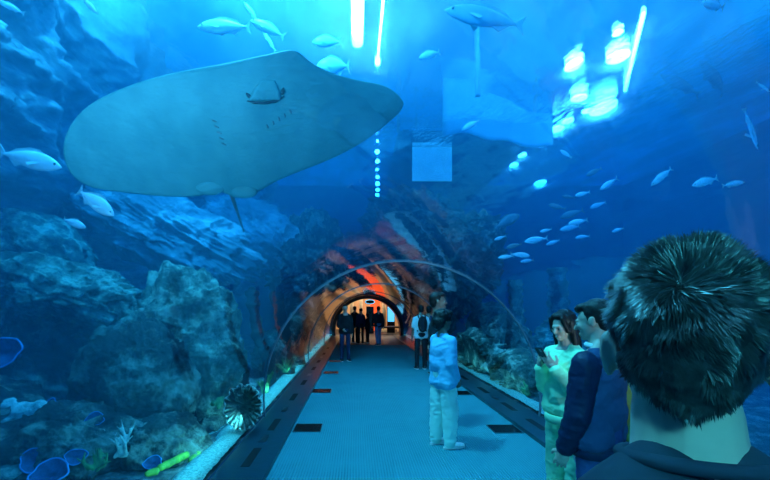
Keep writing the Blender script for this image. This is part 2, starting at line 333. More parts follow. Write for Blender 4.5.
# sea whips
M['whip'] = mat('dark_weed', (.004,.008,.010), .9, spec=.1, c2=(.012,.02,.02), nscale=9, bump=.5)
for pts, d, r, lab in (([(252,291),(253,305),(256,322),(260,338),(268,356)],8.5,.14,'dark knobbly sea whip tallest of those left of the tunnel'),
        ([(277,282),(276,296),(279,312),(283,330),(288,350)],9.6,.14,'dark sea whip with a bushy top nearest the near joint'),
        ([(225,318),(228,334),(233,350),(243,374)],6.9,.12,'thick dark sea whip beside the large pale boulder'),
        ([(291,312),(293,326),(299,342)],11.2,.13,'thin short sea whip closest to the tunnel mouth')):
    n = 28; q = []
    for i in range(n+1):
        s = i/n*(len(pts)-1); k = min(int(s), len(pts)-2); f = s-k
        q.append(P(pts[k][0]*(1-f)+pts[k+1][0]*f+random.uniform(-.8,.8), pts[k][1]*(1-f)+pts[k+1][1]*f, d))
    q.append(Vector((q[-1].x+.05, q[-1].y, .0)))
    g = [tubeg(q, [r*random.uniform(.55,1.3) for _ in q], 10)]
    for p in q[::2]: g.append(sphereg(p+Vector((random.uniform(-.05,.05),0,.02)), r*random.uniform(.6,1.1), n=8, k=6))
    if 'bushy' in lab:
        for k in range(14): a = random.uniform(0,6.3); g.append(coneg(q[0], q[0]+Vector((.28*math.cos(a), .2*math.sin(a), random.uniform(-.1,.22))), .06, .03, 8))
    w = fuse('sea_whip', g, .03, M['whip'], None, 1); tag(w, lab, 'sea whip', 'dark sea whips left of the tunnel')

# corals, sponges
M['cupblue'] = mat('blue_sponge', (.02,.13,.30), .7, c2=(.008,.04,.11), nscale=14, bump=.4, bdist=.01)
M['cuprim'] = mat('bright_blue_rim', (.08,.40,.85), .5)
M['yel'] = mat('yellow_green_sponge', (.35,.60,.04), .6, c2=(.10,.28,.03), nscale=9, bump=.5, bdist=.01)
M['pale'] = mat('pale_coral', (.75,.85,.75), .8, c2=(.25,.35,.32), nscale=14, bump=.8, bdist=.02)
M['green'] = mat('green_weed', (.12,.4,.12), .8, c2=(.04,.15,.06), nscale=12, bump=.5)
def cup(u, v, d, r, tilt, az, lab, s):
    """open sponge: stalk, thin flaring wall with a bright rim"""
    root = empty('cup_sponge', P(u,v,d)); root.rotation_euler = (math.radians(tilt),0,math.radians(az)); tag(root, lab, 'sponge', 'blue cup sponges on the left reef')
    n = 36; prof = [(.18,-1.0),(.22,-.6),(.5,-.25),(.85,-.05),(1.0,.1),(.93,.1),(.78,-.01),(.45,-.15),(.12,-.3),(.01,-.33)]
    V = [((rr*r*(1+.08*math.sin(3*a+s)+.05*math.sin(7*a+s)))*math.cos(a), (rr*r*.85*(1+.08*math.sin(3*a+s)))*math.sin(a), z*r) for rr, z in prof for a in np.linspace(0,2*math.pi,n,endpoint=False)]
    Fs = [(i*n+j, i*n+(j+1)%n, (i+1)*n+(j+1)%n, (i+1)*n+j) for i in range(len(prof)-1) for j in range(n)]+[tuple(range(n))[::-1], tuple(range((len(prof)-1)*n, len(prof)*n))]
    mk('cup', V, Fs, M['cupblue'], root)
    pts = [((.97*r*(1+.08*math.sin(3*a+s)+.05*math.sin(7*a+s)))*math.cos(a), (.97*r*.85*(1+.08*math.sin(3*a+s)))*math.sin(a), .1*r) for a in np.linspace(0,2*math.pi,n+1)]
    mk('rim', *tubeg(pts, .05*r, 6), M['cuprim'], root)
for i, a in enumerate(((4,352,4.6,.21,70,0,'big round blue sponge at the left edge of the view'),(50,406,4.2,.10,55,-30,'blue cup sponge at the right end of the speckled coral'),
        (95,419,4.1,.085,60,20,'small blue cup sponge standing on the dark rock above the others'),(108,437,4.0,.075,60,-15,'small blue cup sponge between its neighbours beside the branching coral'),
        (76,457,3.7,.09,50,30,'blue cup sponge lowest but one at the bottom left'),(50,473,3.3,.15,35,0,'wide shallow blue cup sponge cut by the bottom edge'),
        (153,463,3.9,.085,45,10,'blue sponge beside the yellow green sponge'),(103,362,4.8,.09,60,10,'blue sponge in the dim hollow beside the pale boulder'),(36,460,3.7,.13,60,15,'dull blue sponge behind the wide shallow sponge'))):
    cup(*a, i*1.7)
# ruffled clam: radial ribbed shell mouth facing the viewer
def clam():
    c = P(243,407,5.05); root = empty('ruffled_clam', c); root.rotation_euler = (math.radians(80),0,math.radians(22)); tag(root, 'round ruffled clam with radiating pale ribs beside the near joint of the glass', 'clam')
    nr, na = 12, 120; V = []
    for i in range(nr+1):
        t = i/nr
        for j in range(na):
            a = 2*math.pi*j/na; r = .27*(t**.8)*(1+.07*math.sin(12*a)*t)*(1+.03*math.sin(26*a)*t)
            V.append((r*math.cos(a)*.82, r*math.sin(a), -.13*(1-t**2)+.035*t*math.sin(24*a)))
    Fs = [(i*na+j, i*na+(j+1)%na, (i+1)*na+(j+1)%na, (i+1)*na+j) for i in range(nr) for j in range(na)]
    o = mk('shell', V, Fs, M['cl'], root); s = o.modifiers.new('s','SOLIDIFY'); s.thickness = .02; s.offset = -1
    for k in range(24):
        a = 2*math.pi*(k+.25)/24; pts = []
        for t in np.linspace(.35,1.03,8):
            r = .27*(t**.8); pts.append((r*math.cos(a)*.82, r*math.sin(a), -.13*(1-t**2)+.045*t))
        mk('rib', *tubeg(pts, [.004+.006*q for q in np.linspace(0,1,8)], 6), M['pale'], root)
    pts = [(.275*(1+.07*math.sin(12*a))*math.cos(a)*.82, .275*(1+.07*math.sin(12*a))*math.sin(a), .035*math.sin(24*a)) for a in np.linspace(0,2*math.pi,121)]
    mk('frill', *tubeg(pts, .008, 6), M['pale'], root)
M['cl'] = mat('dark_clam_mantle', (.03,.06,.06), .7, c2=(.16,.22,.18), nscale=20, bump=.6)
clam()
def lump(name, pts, m, lab, cat, vox=.012, amp=.02, fr=20, sm=1, sub=None):
    g = [coneg(a,b,r0,r1,10) for a,b,r0,r1 in pts]; o = fuse(name, g, vox, m, None, sm, lambda c: amp*(fbm(c*fr,3)-.5)); tag(o, lab, cat); return o
lump('speckled_coral', [(P(2,425,4.2),P(22,415,4.2),.16,.14),(P(22,415,4.2),P(40,408,4.2),.13,.08),(P(10,405,4.2),P(6,430,4.2),.08,.14)], M['pale'], 'pale speckled coral lump at the left edge', 'coral', .016, .05, 16)
lump('tube_sponge', [(P(160,468,3.75),P(186,455,4.2),.035,.04)], M['yel'], 'yellow green tube sponge lying on the gravel at the bottom', 'sponge')
lump('tube_sponge', [(P(198,454,4.35),P(191,460,4.2),.03,.03)], M['yel'], 'stubby yellow green sponge at the upper end of the tube sponge', 'sponge')
lump('tube_sponge', [(P(148,474,3.65),P(156,471,3.7),.03,.035)], M['yel'], 'stubby yellow green sponge at the lower end of the tube sponge', 'sponge')
lump('weed', [(P(213,404,5.3),P(222,399,5.4),.035,.04),(P(222,399,5.4),P(218,408,5.3),.03,.03)], M['green'], 'tuft of bright green weed left of the ruffled clam', 'weed', .012, .05, 22)
def branch(u,v,d,n,h,m,lab,s,vox=.012):
    r = random.Random(s); g = []; b = P(u,v,d)
    for k in range(n):
        a = r.uniform(-1.1,1.1); p = b+Vector((r.uniform(-.05,.05),r.uniform(-.05,.05),0)); dr = Vector((math.sin(a)*.8, r.uniform(-.4,.4), math.cos(a)))*h*r.uniform(.4,1); q = p+dr*.6; e = q+dr*.5+Vector((r.uniform(-.06,.06),0,0))
        g += [coneg(p,q,.02,.014,8), coneg(q,e,.014,.008,8), coneg(q,q+Vector((r.uniform(-.08,.08),0,.09)),.012,.007,8)]
    o = fuse('branching_coral', g, vox, m, None, 1); tag(o, lab, 'coral')
branch(122,455,3.9,9,.32,M['pale'],'pale branching coral standing among the small blue sponges',1)
branch(95,468,3.6,7,.2,M['green'],'low greenish branching coral in front of the blue sponges',2)
branch(135,438,4.3,6,.2,M['pale'],'thin pale branching coral right of the standing branching coral',3)
branch(196,430,5.0,7,.25,M['whip'],'dark branching coral left of the ruffled clam',4)
branch(265,392,6.9,12,.42,M['green'],'bushy green coral outside the left glass past the near joint',5,.016)
branch(285,372,9.0,12,.45,M['green'],'bushy green coral far along the left glass',6,.016)
branch(490,372,9.2,9,.35,M['pale'],'pale branching coral outside the right glass beyond the near joint',7,.016)
branch(527,395,7.3,9,.3,M['green'],'bushy coral outside the right glass at the near joint',8,.016)

M['stone'] = rockmat('rubble_stone', (.04,.06,.06), (.2,.26,.24), (.6,.7,.62), 6)
for k in range(46):
    rr = random.Random(k+50); y = rr.uniform(3.3,8.5) if k < 34 else rr.uniform(5,11); x = (-1.95-rr.random()**1.4*2.6) if k < 34 else 3.15+rr.random()*1.5; q = rr.uniform(.05,.14)
    rock('rubble_stone', (x,y,.06+q*.4), (q*1.3,q,q*.7), M['stone'], 'small rough stone of the rubble on the sea bed '+('left' if k < 34 else 'right')+' of the tunnel', 60+k, .5, 3/q*.12, (0,0,rr.uniform(0,180)), sub=3, group='rubble stones '+('left' if k < 34 else 'right')+' of the tunnel', cat='stone')
# ------------------------------------------------------------------ lamps over the water
M['lamp'] = emis('lamp_glow', (1,.9,.9), 70); M['tube'] = emis('tube_glow', (1,.9,.9), 45); M['bead'] = emis('bead_glow', (1,.9,.9), 30)
M['housing'] = mat('lamp_housing', (.25,.3,.33), .5)
def flood(u, v, rx, ry, lab, z=6.85):
    d = (z-EYE)*F/(V0-v); p = P(u,v,d); r = rx/F*d*.95
    root = empty('floodlight', p); tag(root, lab, 'lamp', 'floodlights over the right of the tank')
    L = min(2.2, (2*ry/F*d)*d/(z-EYE)*.55)
    V, Fs = sphereg((0,0,0),(r,max(r,L/2),r*.3),n=24,k=10); mk('lens', V, Fs, M['lamp'], root)
    mk('housing', *sphereg((0,0,r*.5),(r*1.15,max(r,L/2)*1.1,r*.5),n=24,k=10), M['housing'], root)
for a in ((574,65,8,13,'floodlight over the water set apart to the left of the bright cluster'),(618,33,5,7,'small floodlight at the top of the bright cluster'),(618,57,11,13,'large floodlight in the upper half of the bright cluster'),(579,98,8,7,'floodlight left of the largest one in the bright cluster'),
        (587,111,5,5,'smallest floodlight in the middle of the bright cluster'),(603,108,11,15,'largest floodlight low in the bright cluster'),(568,121,5,6,'floodlight below left of the middle of the bright cluster'),(557,129,7,6,'floodlight at the lower left end of the bright cluster'),
        (522,155,4,4,'small floodlight beyond the cluster, upper of a close pair'),(514,165,4,4,'small floodlight beyond the cluster, lower of a close pair'),(540,183,5,5,'dim floodlight farthest below the bright cluster')): flood(*a)
def tubelamp(x, y0, y1, r, lab, z=6.85, x1=None, bulb=False):
    x1 = x if x1 is None else x1; root = empty('tube_lamp', ((x+x1)/2,(y0+y1)/2,z)); tag(root, lab, 'lamp')
    h = Vector(((x1-x)/2,(y1-y0)/2,0)); mk('tube', *tubeg([-h,h*0,h], r, 12), M['tube'], root)
    mk('housing', *tubeg([-h+Vector((0,0,r*1.6)),h+Vector((0,0,r*1.6))], r*1.1, 10), M['housing'], root)
    if bulb: mk('bulb', *sphereg(h, r*2.6, n=16, k=10), M['tube'], root)
tubelamp(.03, 5.6, 8.35, .12, 'broad bright tube lamp over the tunnel just right of the ray', z=7.2)
tubelamp(.46, 5.2, 8.5, .025, 'thin bright tube lamp with a round end over the tunnel', bulb=True)
a = P(644,13,7.05); b = P(625,90,9.55); tubelamp(a.x, 7.05, 9.55, .035, 'thin slanting tube lamp at the right of the bright cluster', z=6.85, x1=b.x)
ld = empty('string_light_cable_base', (0,0,0)); bpy.data.objects.remove(ld)
for k in range(17):
    y = 10.6+k*.78; sz = random.uniform(.03,.06)*y/10; u = 377+random.uniform(-.8,.8); v = V0-4.75/y*F
    o = mk('bead_lamp', *sphereg((0,0,0), sz, n=12, k=8), M['bead']); o.location = P(u, v, y)
    tag(o, 'small round bead lamp in the dotted line of lights running over the tunnel', 'lamp', 'dotted line of bead lamps over the tunnel')
# platform above the surface and panels seen through it
M['deck'] = mat('dark_deck', (.03,.06,.09), .7, c2=(.06,.10,.14), nscale=2, nsc=(1,.3,1))
dk = empty('service_platform', (3.2,12,6.9)); tag(dk, 'dark service platform over the water above the far tunnel', 'platform')
mk('deck', *join([boxg(-1.9,2.4,.2+i*1.0,1.12+i*1.0,.1,.16) for i in range(10)]), M['deck'], dk, False)
for x in (-1.7,.2,2.2): mk('beam', *boxg(x-.09,x+.09,0,10.4,-.08,.1), M['deck'], dk, False)
for x, y, z in ((-1.9,.3,.16),(2.3,.3,.16),(2.3,4,.16)): mk('rail_post', *coneg((x,y,z),(x,y,z+1.1),.05,.05,10,False), M['housing'], dk)
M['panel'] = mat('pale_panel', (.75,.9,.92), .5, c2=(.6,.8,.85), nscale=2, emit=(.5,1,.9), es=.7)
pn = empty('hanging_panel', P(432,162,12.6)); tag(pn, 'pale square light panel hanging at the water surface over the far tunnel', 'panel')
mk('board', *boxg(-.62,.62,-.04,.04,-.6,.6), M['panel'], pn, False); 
for x in (-.5,.5): mk('cable', *coneg((x,0,.6),(x,0,1.5),.012,.012,6,False), M['cable'], pn)
M['tarp'] = mat('teal_tarp', (.25,.6,.65), .7, c2=(.2,.5,.6), nscale=2)
tp = P(498,118,10.8); V, Fs = grid(-1.5,1.5,-.6,.6,20,10,lambda p: np.column_stack([p[:,0],.15*np.sin(p[:,0]*2),p[:,1]*(1-.3*p[:,0]/1.5)-p[:,0]*.22+.05*np.sin(p[:,0]*5)]))
o = mk('tarpaulin', V, Fs, M['tarp']); o.location = tp; s = o.modifiers.new('s','SOLIDIFY'); s.thickness = .03; tag(o, 'teal tarpaulin hanging at the water surface left of the floodlights', 'tarpaulin')
o = mk('ladder_post', *coneg(P(478,96,9.5),P(476,18,9.5),.06,.06,12,False), M['tarp']); tag(o, 'pale upright post rising out of the water beside the tarpaulin', 'post')

# ------------------------------------------------------------------ fish
M['fish'] = mat('silver_fish', (.95,.95,.95), .35, c2=(.75,.82,.85), nscale=5, nsc=(1,1,3), spec=.8)
M['fishd'] = mat('grey_fish', (.18,.22,.25), .5, c2=(.10,.13,.16), nscale=5)
M['fishg'] = mat('blue_grey_fish', (.35,.5,.6), .6, c2=(.25,.4,.5), nscale=3); M['fin'] = mat('fin', (.45,.55,.58), .5, c2=(.6,.65,.65), nscale=10, nsc=(1,8,1)); M['eye'] = mat('fish_eye', (.005,.005,.008), .15)
def fish(nose, tail, d, h, lab, m='fish', d2=None, group=None, detail=True, w=.16, cat='fish'):
    n = P(*nose, d); tl = P(*tail, d2 or d); L = (n-tl).length; x = (n-tl).normalized(); up = Vector((0,0,1)); up = (up-x*up.dot(x)).normalized(); y = up.cross(x)
    root = empty('fish', (n+tl)/2); root.rotation_mode = 'QUATERNION'; root.rotation_quaternion = Matrix((x,y,up)).transposed().to_quaternion(); tag(root, lab, cat, group)
    prof = [(.5,.02),(.46,.25),(.40,.52),(.30,.80),(.18,.97),(.05,1),(-.08,.86),(-.2,.62),(-.30,.36),(-.37,.2),(-.41,.17),(-.43,.03)]
    k = 16; hh = h*L/2; V = []
    for px, s in prof:
        for j in range(k): a = 2*math.pi*j/k; V.append((px*L, math.cos(a)*hh*s*(w/h*2.2 if False else .42), math.sin(a)*hh*s*(1 if math.sin(a) > 0 else .85)))
    Fs = [(i*k+j, (i+1)*k+j, (i+1)*k+(j+1)%k, i*k+(j+1)%k) for i in range(len(prof)-1) for j in range(k)]+[tuple(range(k)), tuple(range(len(prof)*k-1,(len(prof)-1)*k-1,-1))]
    mk('body', V, Fs, M[m], root)
    def finp(name, pts, th=.006, off=0):
        nn = len(pts); V = [(a*L, off+s*th*L, b*L) for s in (-1,1) for a, b in pts]
        mk(name, V, [tuple(range(nn)), tuple(range(2*nn-1,nn-1,-1))]+[(i,i+nn,(i+1)%nn+nn,(i+1)%nn) for i in range(nn)], M['fin' if m == 'fish' else m], root, False)
    finp('tail_fin', [(-.39,.02),(-.5,.15*h*3),(-.475,.05),(-.46,0),(-.475,-.05),(-.5,-.15*h*3),(-.39,-.02)])
    if detail:
        finp('dorsal_fin', [(.22,h*.38),(.10,h*.62),(-.05,h*.60),(-.25,h*.38),(-.33,h*.14),(-.2,h*.2),(0,h*.35)])
        finp('anal_fin', [(-.08,-h*.3),(-.2,-h*.5),(-.32,-h*.14),(-.2,-h*.18)])
        for s in (-1,1):
            V = [(.2*L,s*.42*hh*.9,-.02*L),(.08*L,s*(.42*hh+.06*L),-.10*L),(.04*L,s*(.42*hh+.05*L),-.06*L),(.16*L,s*.42*hh*.95,.0)]
            mk('pectoral_fin', V+[(a,b+.004*L,c) for a,b,c in V], [(0,1,2,3),(7,6,5,4),(0,4,5,1),(1,5,6,2),(2,6,7,3),(3,7,4,0)], M['fin' if m == 'fish' else m], root, False)
            mk('eye', *sphereg((.40*L, s*.42*hh*.5, hh*.18), .018*L, n=10, k=8), M['eye'], root)
    return root
fish((197,27),(251,27),5.0,.30,'silver fish with a bulky head swimming left above the ray')
fish((250,20),(285,37),5.2,.30,'silver fish heading up left, behind the bulky headed one')
fish((244,2),(258,22),5.6,.2,'slim pale fish at the top edge touching the silver fish')
fish((262,30),(276,52),5.8,.16,'thin pale fish diving behind the top of the ray')
fish((312,42),(342,42),6.2,.42,'round pale fish near the bright tube lamp, above its twin')
fish((316,67),(350,66),6.0,.55,'rounder pale fish half hidden by the ray, beside the bright tube lamp')
fish((419,58),(440,52),6.0,.4,'small bright fish right of the thin tube lamp')
fish((62,168),(-2,152),4.5,.30,'blue grey fish nosing at the left tip of the ray','fish')
fish((114,216),(78,190),4.4,.36,'deep bodied silver fish just below the left tip of the ray')
fish((86,228),(63,219),4.8,.34,'small silver fish below the deep bodied one')
fish((-4,0),(25,14),4.5,.2,'slim pale fish in the top left corner')
fish((84,0),(98,14),4.2,.3,'small pale fish at the top edge right of the corner fish')
fish((2,84),(14,110),5.5,.5,'dull mottled fish at the left edge below the corner fish','fishd')
fish((444,10),(525,26),6.4,.26,'large grey shark like fish passing at the top edge','fishg')
fish((745,182),(722,186),6,.24,'pale fish with its nose towards the large head, right of a pair')
fish((692,186),(718,178),6,.32,'pale fish left of the pair above the large head')
fish((651,186),(672,168),6.4,.26,'thin pale fish slanting up above the couple')
fish((758,150),(744,108),6.2,.12,'long thin fish diving at the right edge')
fish((702,2),(724,8),5.6,.5,'pale fish cut by the top edge at the right')
fish((770,92),(756,82),5.6,.2,'thin pale fish cut by the right edge')
fish((700,60),(725,95),9.5,.3,'faint dark fish deep in the blue at the upper right','fishd')
fish((660,75),(700,95),9.5,.25,'faint dark fish deep in the blue below the slanting tube lamp','fishd')
fish((462,130),(480,120),8.0,.3,'small pale fish below the tarpaulin')
fish((520,215),(495,228),8.5,.4,'dark flat fish under the floodlights, left of the school','fishd')
sch = [(560,218,584,210),(568,224,588,220),(560,230,580,226),(524,242,548,238),(506,248,522,244),(530,256,510,254),(546,245,560,240),(498,258,514,256),(562,196,575,198),(590,208,606,202),(540,232,552,229),(612,232,624,228),(548,205,566,209),(575,238,590,236),(520,262,534,260),(494,240,506,236),(586,176,602,168),(600,190,618,178),(575,196,590,192),(560,150,572,158)]
for i, (a,b,c,e) in enumerate(sch):
    fish((a,b),(c,e),8+random.uniform(-1,2),.3,'small silver fish in the loose school below the floodlights','fish' if i%4 else 'fishd',group='school of small fish below the floodlights',detail=False)

# ------------------------------------------------------------------ the ray
m, t, out = nt('ray_belly'); b = t.nodes.new('ShaderNodeBsdfPrincipled'); lk(t, b.outputs[0], out.inputs[0]); b.inputs['Roughness'].default_value = .6; b.inputs['Specular IOR Level'].default_value = .3
lk(t, ramp(t, noise(t, 2.5, 7, .6), [(.3,(.05,.25,.26)),(.7,(.11,.38,.38))]), b.inputs['Base Color'])
bp = t.nodes.new('ShaderNodeBump'); bp.inputs['Strength'].default_value = .5; bp.inputs['Distance'].default_value = .03; lk(t, noise(t, 5, 7, .6, (1,2.2,1)), bp.inputs['Height']); lk(t, bp.outputs[0], b.inputs['Normal'])
M['belly'] = m; M['raydark'] = mat('ray_dark_skin', (.10,.13,.15), .7, c2=(.2,.25,.26), nscale=9); M['mouth'] = mat('mouth_line', (.02,.025,.03), .6)
def ray():
    c0 = P(235,125,3.5); n = Vector((.10,-.80,-.59)).normalized()
    ex = Vector((1,0,0)); ex = (ex-n*ex.dot(n)).normalized(); ey = n.cross(ex)*-1
    if ey.z < 0: ey = -ey
    nb = -n                                             # towards the back of the animal
    root = empty('stingray', c0); root.rotation_mode = 'QUATERNION'; root.rotation_quaternion = Matrix((ex,ey,nb)).transposed().to_quaternion() if ex.cross(ey).dot(nb) > 0 else Matrix((ex,ey,-nb)).transposed().to_quaternion()
    sgn = 1 if ex.cross(ey).dot(nb) > 0 else -1
    tag(root, 'huge pale bellied stingray gliding over the glass, seen from below', 'ray')
    def loc(u,v):
        dr = P(u,v,1)-Vector((0,0,EYE)); dr = Vector(((u-U0)/F,1,-(v-V0)/F)); o = Vector((0,0,EYE)); s = (c0-o).dot(n)/dr.dot(n); q = o+dr*s-c0
        return np.array((q.dot(ex), q.dot(ey)))
    out = [(63,158),(64,145),(69,132),(77,120),(90,108),(105,99),(125,90),(150,81),(180,73),(212,67),(240,61),(262,56),(280,52),(289,51),(297,55),(306,63),(320,71),(338,78),(358,83),(376,87),(388,94),(395,101),(398,107),(394,115),(384,124),(368,136),(350,147),(330,157),(308,166),(286,175),(272,182),(258,191),(248,196),(236,198),(226,194),(216,192),(203,197),(185,199),(160,199),(135,197),(112,195),(92,192),(76,184),(67,172)]
    O = np.array([loc(*q) for q in out]); oc = O.mean(0); O = oc+(O-oc)*np.array((1.06,1.035))
    # resample the outline smoothly, loft towards the spine line
    def cat(Pn, k):
        N = len(Pn); R = []
        for i in range(N):
            a,b,c,d = Pn[(i-1)%N],Pn[i],Pn[(i+1)%N],Pn[(i+2)%N]
            for s in np.arange(k)/k: R.append(.5*((2*b)+(-a+c)*s+(2*a-5*b+4*c-d)*s*s+(-a+3*b-3*c+d)*s**3))
        return np.array(R)
    O = cat(O, 4); N = len(O); cen = loc(245,130)
    A = loc(120,150); B = loc(345,112)
    K = 26; V = []; idx = []
    t_ = np.clip(((O-A)@(B-A))/((B-A)@(B-A)),0,1); core = A+np.outer(t_,B-A); core = cen+(core-cen)*.8
    def thick(q, s):                                    # s: 1 at the rim
        g = math.exp(-((q-cen)@(q-cen))/.22); return (.06+.27*g)*max(0,1-s**2.2)**.6
    def bend(q): return .10*(q[0]-cen[0])**2*.6 - .05*math.sin((q[0]-cen[0])*2.0)
    rows = []
    for side in (1,-1):
        for k in range(K+1):
            s = k/K
            if side == -1 and k == K: continue
            row = []
            for i in range(N):
                q = core[i]*(1-s)+O[i]*s; th = thick(q,s)
                z = (th*1.1 if side == 1 else -th*.55) + bend(q)
                row.append(len(V)); V.append((q[0],q[1],z*sgn))
            rows.append((side,k,row))
    top = {k:r for sd,k,r in rows if sd == 1}; bot = {k:r for sd,k,r in rows if sd == -1}; bot[K] = top[K]; Fs = []
    for k in range(K):
        for i in range(N):
            j = (i+1)%N; Fs.append((top[k][i],top[k+1][i],top[k+1][j],top[k][j])); Fs.append((bot[k][j],bot[k+1][j],bot[k+1][i],bot[k][i]))
    ob = mk('body', V, Fs, M['belly'], root)
    bm = bmesh.new(); bm.from_mesh(ob.data); bmesh.ops.remove_doubles(bm, verts=bm.verts, dist=.0015)
    bmesh.ops.holes_fill(bm, edges=[e for e in bm.edges if e.is_boundary]); bmesh.ops.recalc_face_normals(bm, faces=bm.faces); bm.to_mesh(ob.data); bm.free()
    sm = ob.modifiers.new('s','SMOOTH'); sm.iterations = 6; sm.factor = .5
    from mathutils.bvhtree import BVHTree
    dg = bpy.context.evaluated_depsgraph_get(); dg.update(); bv = BVHTree.FromObject(ob, dg)
    def on(u,v,off=.0):
        q = loc(u,v); h = bv.ray_cast(Vector((q[0],q[1],-sgn*2)), Vector((0,0,sgn)))[0]; z = h.z if h else 0
        return Vector((q[0], q[1], z-sgn*off*.6))
    # mouth, nostril flap, nostrils
    mk('mouth', *tubeg([on(249,98,.012),on(256,99.5,.016),(on(266,100,.018)),on(277,98.5,.016),on(285,94,.012)], [.005,.010,.011,.010,.005], 8), M['mouth'], root)
    V2, F2 = join([tubeg([on(252+i*5.6,98,.012), on(257+i*4.2,90,.02), on(263+i*2.4,78,.006)], [.022,.026,.012], 8) for i in range(6)])
    fuse('nose_flap', [(V2,F2)], .014, M['belly'], root, 8)
    for a, b_ in (((248,91),(254,96)),((284,86),(283,93))): mk('nostril', *tubeg([on(*a,.012), on((a[0]+b_[0])/2,(a[1]+b_[1])/2,.02), on(*b_,.012)], [.007,.015,.007], 8), M['mouth'], root)
    for k in range(5):
        for c, (dx, dy) in (((217+k*2.4,118+k*5.5),(5,1.5)),((291-k*5.5,109+k*3.2),(1.5,3.5))):
            mk('gill_slit', *tubeg([on(c[0]-dx/2,c[1]-dy/2,.004), on(c[0],c[1],.009), on(c[0]+dx/2,c[1]+dy/2,.004)], [.003,.006,.003], 6), M['raydark'], root)
    # pelvic fins and tail
    for (u,v,r) in ((245,191,.11),(210,189,.12)):
        q = on(u,v,.02); a = sphereg(q, (r*1.1,r*.55,.025), n=20, k=10); o = mk('pelvic_fin', *a, M['belly'], root)
    t0 = on(228,186,-.06); zz = -sgn*-1
    pts = [t0+(Vector(root.rotation_quaternion.inverted()@Vector((-.02*k, .42*k*.35, -.035*k)))) for k in range(8)]
    mk('tail', *tubeg(pts, [.022*(1-k/9)+.003 for k in range(8)], 10), M['raydark'], root)
ray()

# ------------------------------------------------------------------ hall beyond the mouth
M['hwall'] = mat('warm_wall', (.85,.62,.34), .6, c2=(.75,.52,.28), nscale=3); M['hwhite'] = mat('cream_column', (.95,.80,.55), .5)
M['orange'] = mat('orange_red_banner', (.85,.10,.02), .5, c2=(.7,.07,.015), nscale=2, emit=(.9,.10,.02), es=1.0)  # the pillar is no lamp; its glow is added for red streaks in the acrylic
M['screen'] = mat('lit_blue_screen', (.1,.5,.8), .3, emit=(.10,.55,.95), es=1.5); M['wood'] = mat('dark_wood', (.16,.07,.03), .4, c2=(.09,.04,.02), nscale=4, nsc=(1,8,1))
M['wlamp'] = emis('warm_lamp', (1,.66,.30), 14)
st(box('wall_hall_end', -5, 7, 31, 31.2, 0, 4.2, M['hwall'])); st(box('wall_hall_left', -5.2, -5, 24.4, 31.2, 0, 4.2, M['hwall'])); st(box('wall_hall_right', 7, 7.2, 24.4, 31.2, 0, 4.2, M['hwall']))
st(box('ceiling', -5.2, 7.2, 24.4, 31.2, 4.2, 4.4, M['hwhite']))
tag(box('banner_pillar', 1.05, 1.75, 29.3, 29.9, 0, 4.18, M['orange']), 'orange red pillar with an added glow in the bright hall behind the tunnel mouth', 'pillar')
for i, (u, lab) in enumerate(((352,'cream column leftmost in the hall'),(361,'cream column in the hall beside the dark kiosk'),(384,'cream column in the hall between the banner pillar and the blue screen'),(400,'cream column in the hall right of the blue screen'),(407,'cream column at the right edge of the tunnel mouth'))):
    x = (u-U0)/F*28; r = empty('column', (x,28,0)); tag(r, lab, 'column', 'cream columns of the hall'); mk('shaft', *coneg((0,0,.15),(0,0,4.0),.13,.13,20,False), M['hwhite'], r)
    mk('base', *boxg(-.18,.18,-.18,.18,0,.15), M['hwhite'], r, False); mk('capital', *boxg(-.18,.18,-.18,.18,4.0,4.18), M['hwhite'], r, False)
k = empty('screen_stand', ((391-U0)/F*26.5,26.5,0)); tag(k, 'tall blue lit screen on a stand in the hall', 'screen'); mk('screen', *boxg(-.22,.22,-.05,.05,.75,2.5), M['screen'], k, False); mk('case', *boxg(-.26,.26,.0,.12,0,2.55), M['black'], k, False)
k = empty('kiosk', ((370-U0)/F*26,26,0)); tag(k, 'dark kiosk topped by an oval sign in the middle of the hall', 'kiosk'); mk('cabinet', *boxg(-.24,.24,-.2,.2,0,1.75), M['black'], k, False); mk('sign', *sphereg((0,0,2.05),(.34,.08,.17)), M['black'], k); mk('sign_rim', *tubeg([(.30*math.cos(a),-.085,2.05+.13*math.sin(a)) for a in np.linspace(0,6.2832,25)],.018,6), M['screen'], k)
k = empty('bench', (2.7,25.2,0)); tag(k, 'long dark wooden bench across the right of the tunnel mouth', 'bench'); mk('seat', *boxg(-1.4,1.4,-.3,.3,.40,.5), M['wood'], k, False); 
for x in (-1.2,1.2): mk('leg', *boxg(x-.06,x+.06,-.28,.28,0,.4), M['wood'], k, False)
for x in (-1.6,.3,2.4,4.2):
    r = empty('ceiling_light', (x,27.6,4.2)); tag(r, 'warm round ceiling light in the hall', 'lamp', 'warm ceiling lights of the hall'); mk('rim', *coneg((0,0,-.06),(0,0,0),.36,.36,24,False), M['steel'], r); mk('diffuser', *coneg((0,0,-.09),(0,0,-.06),.3,.3,24,False), M['wlamp'], r)

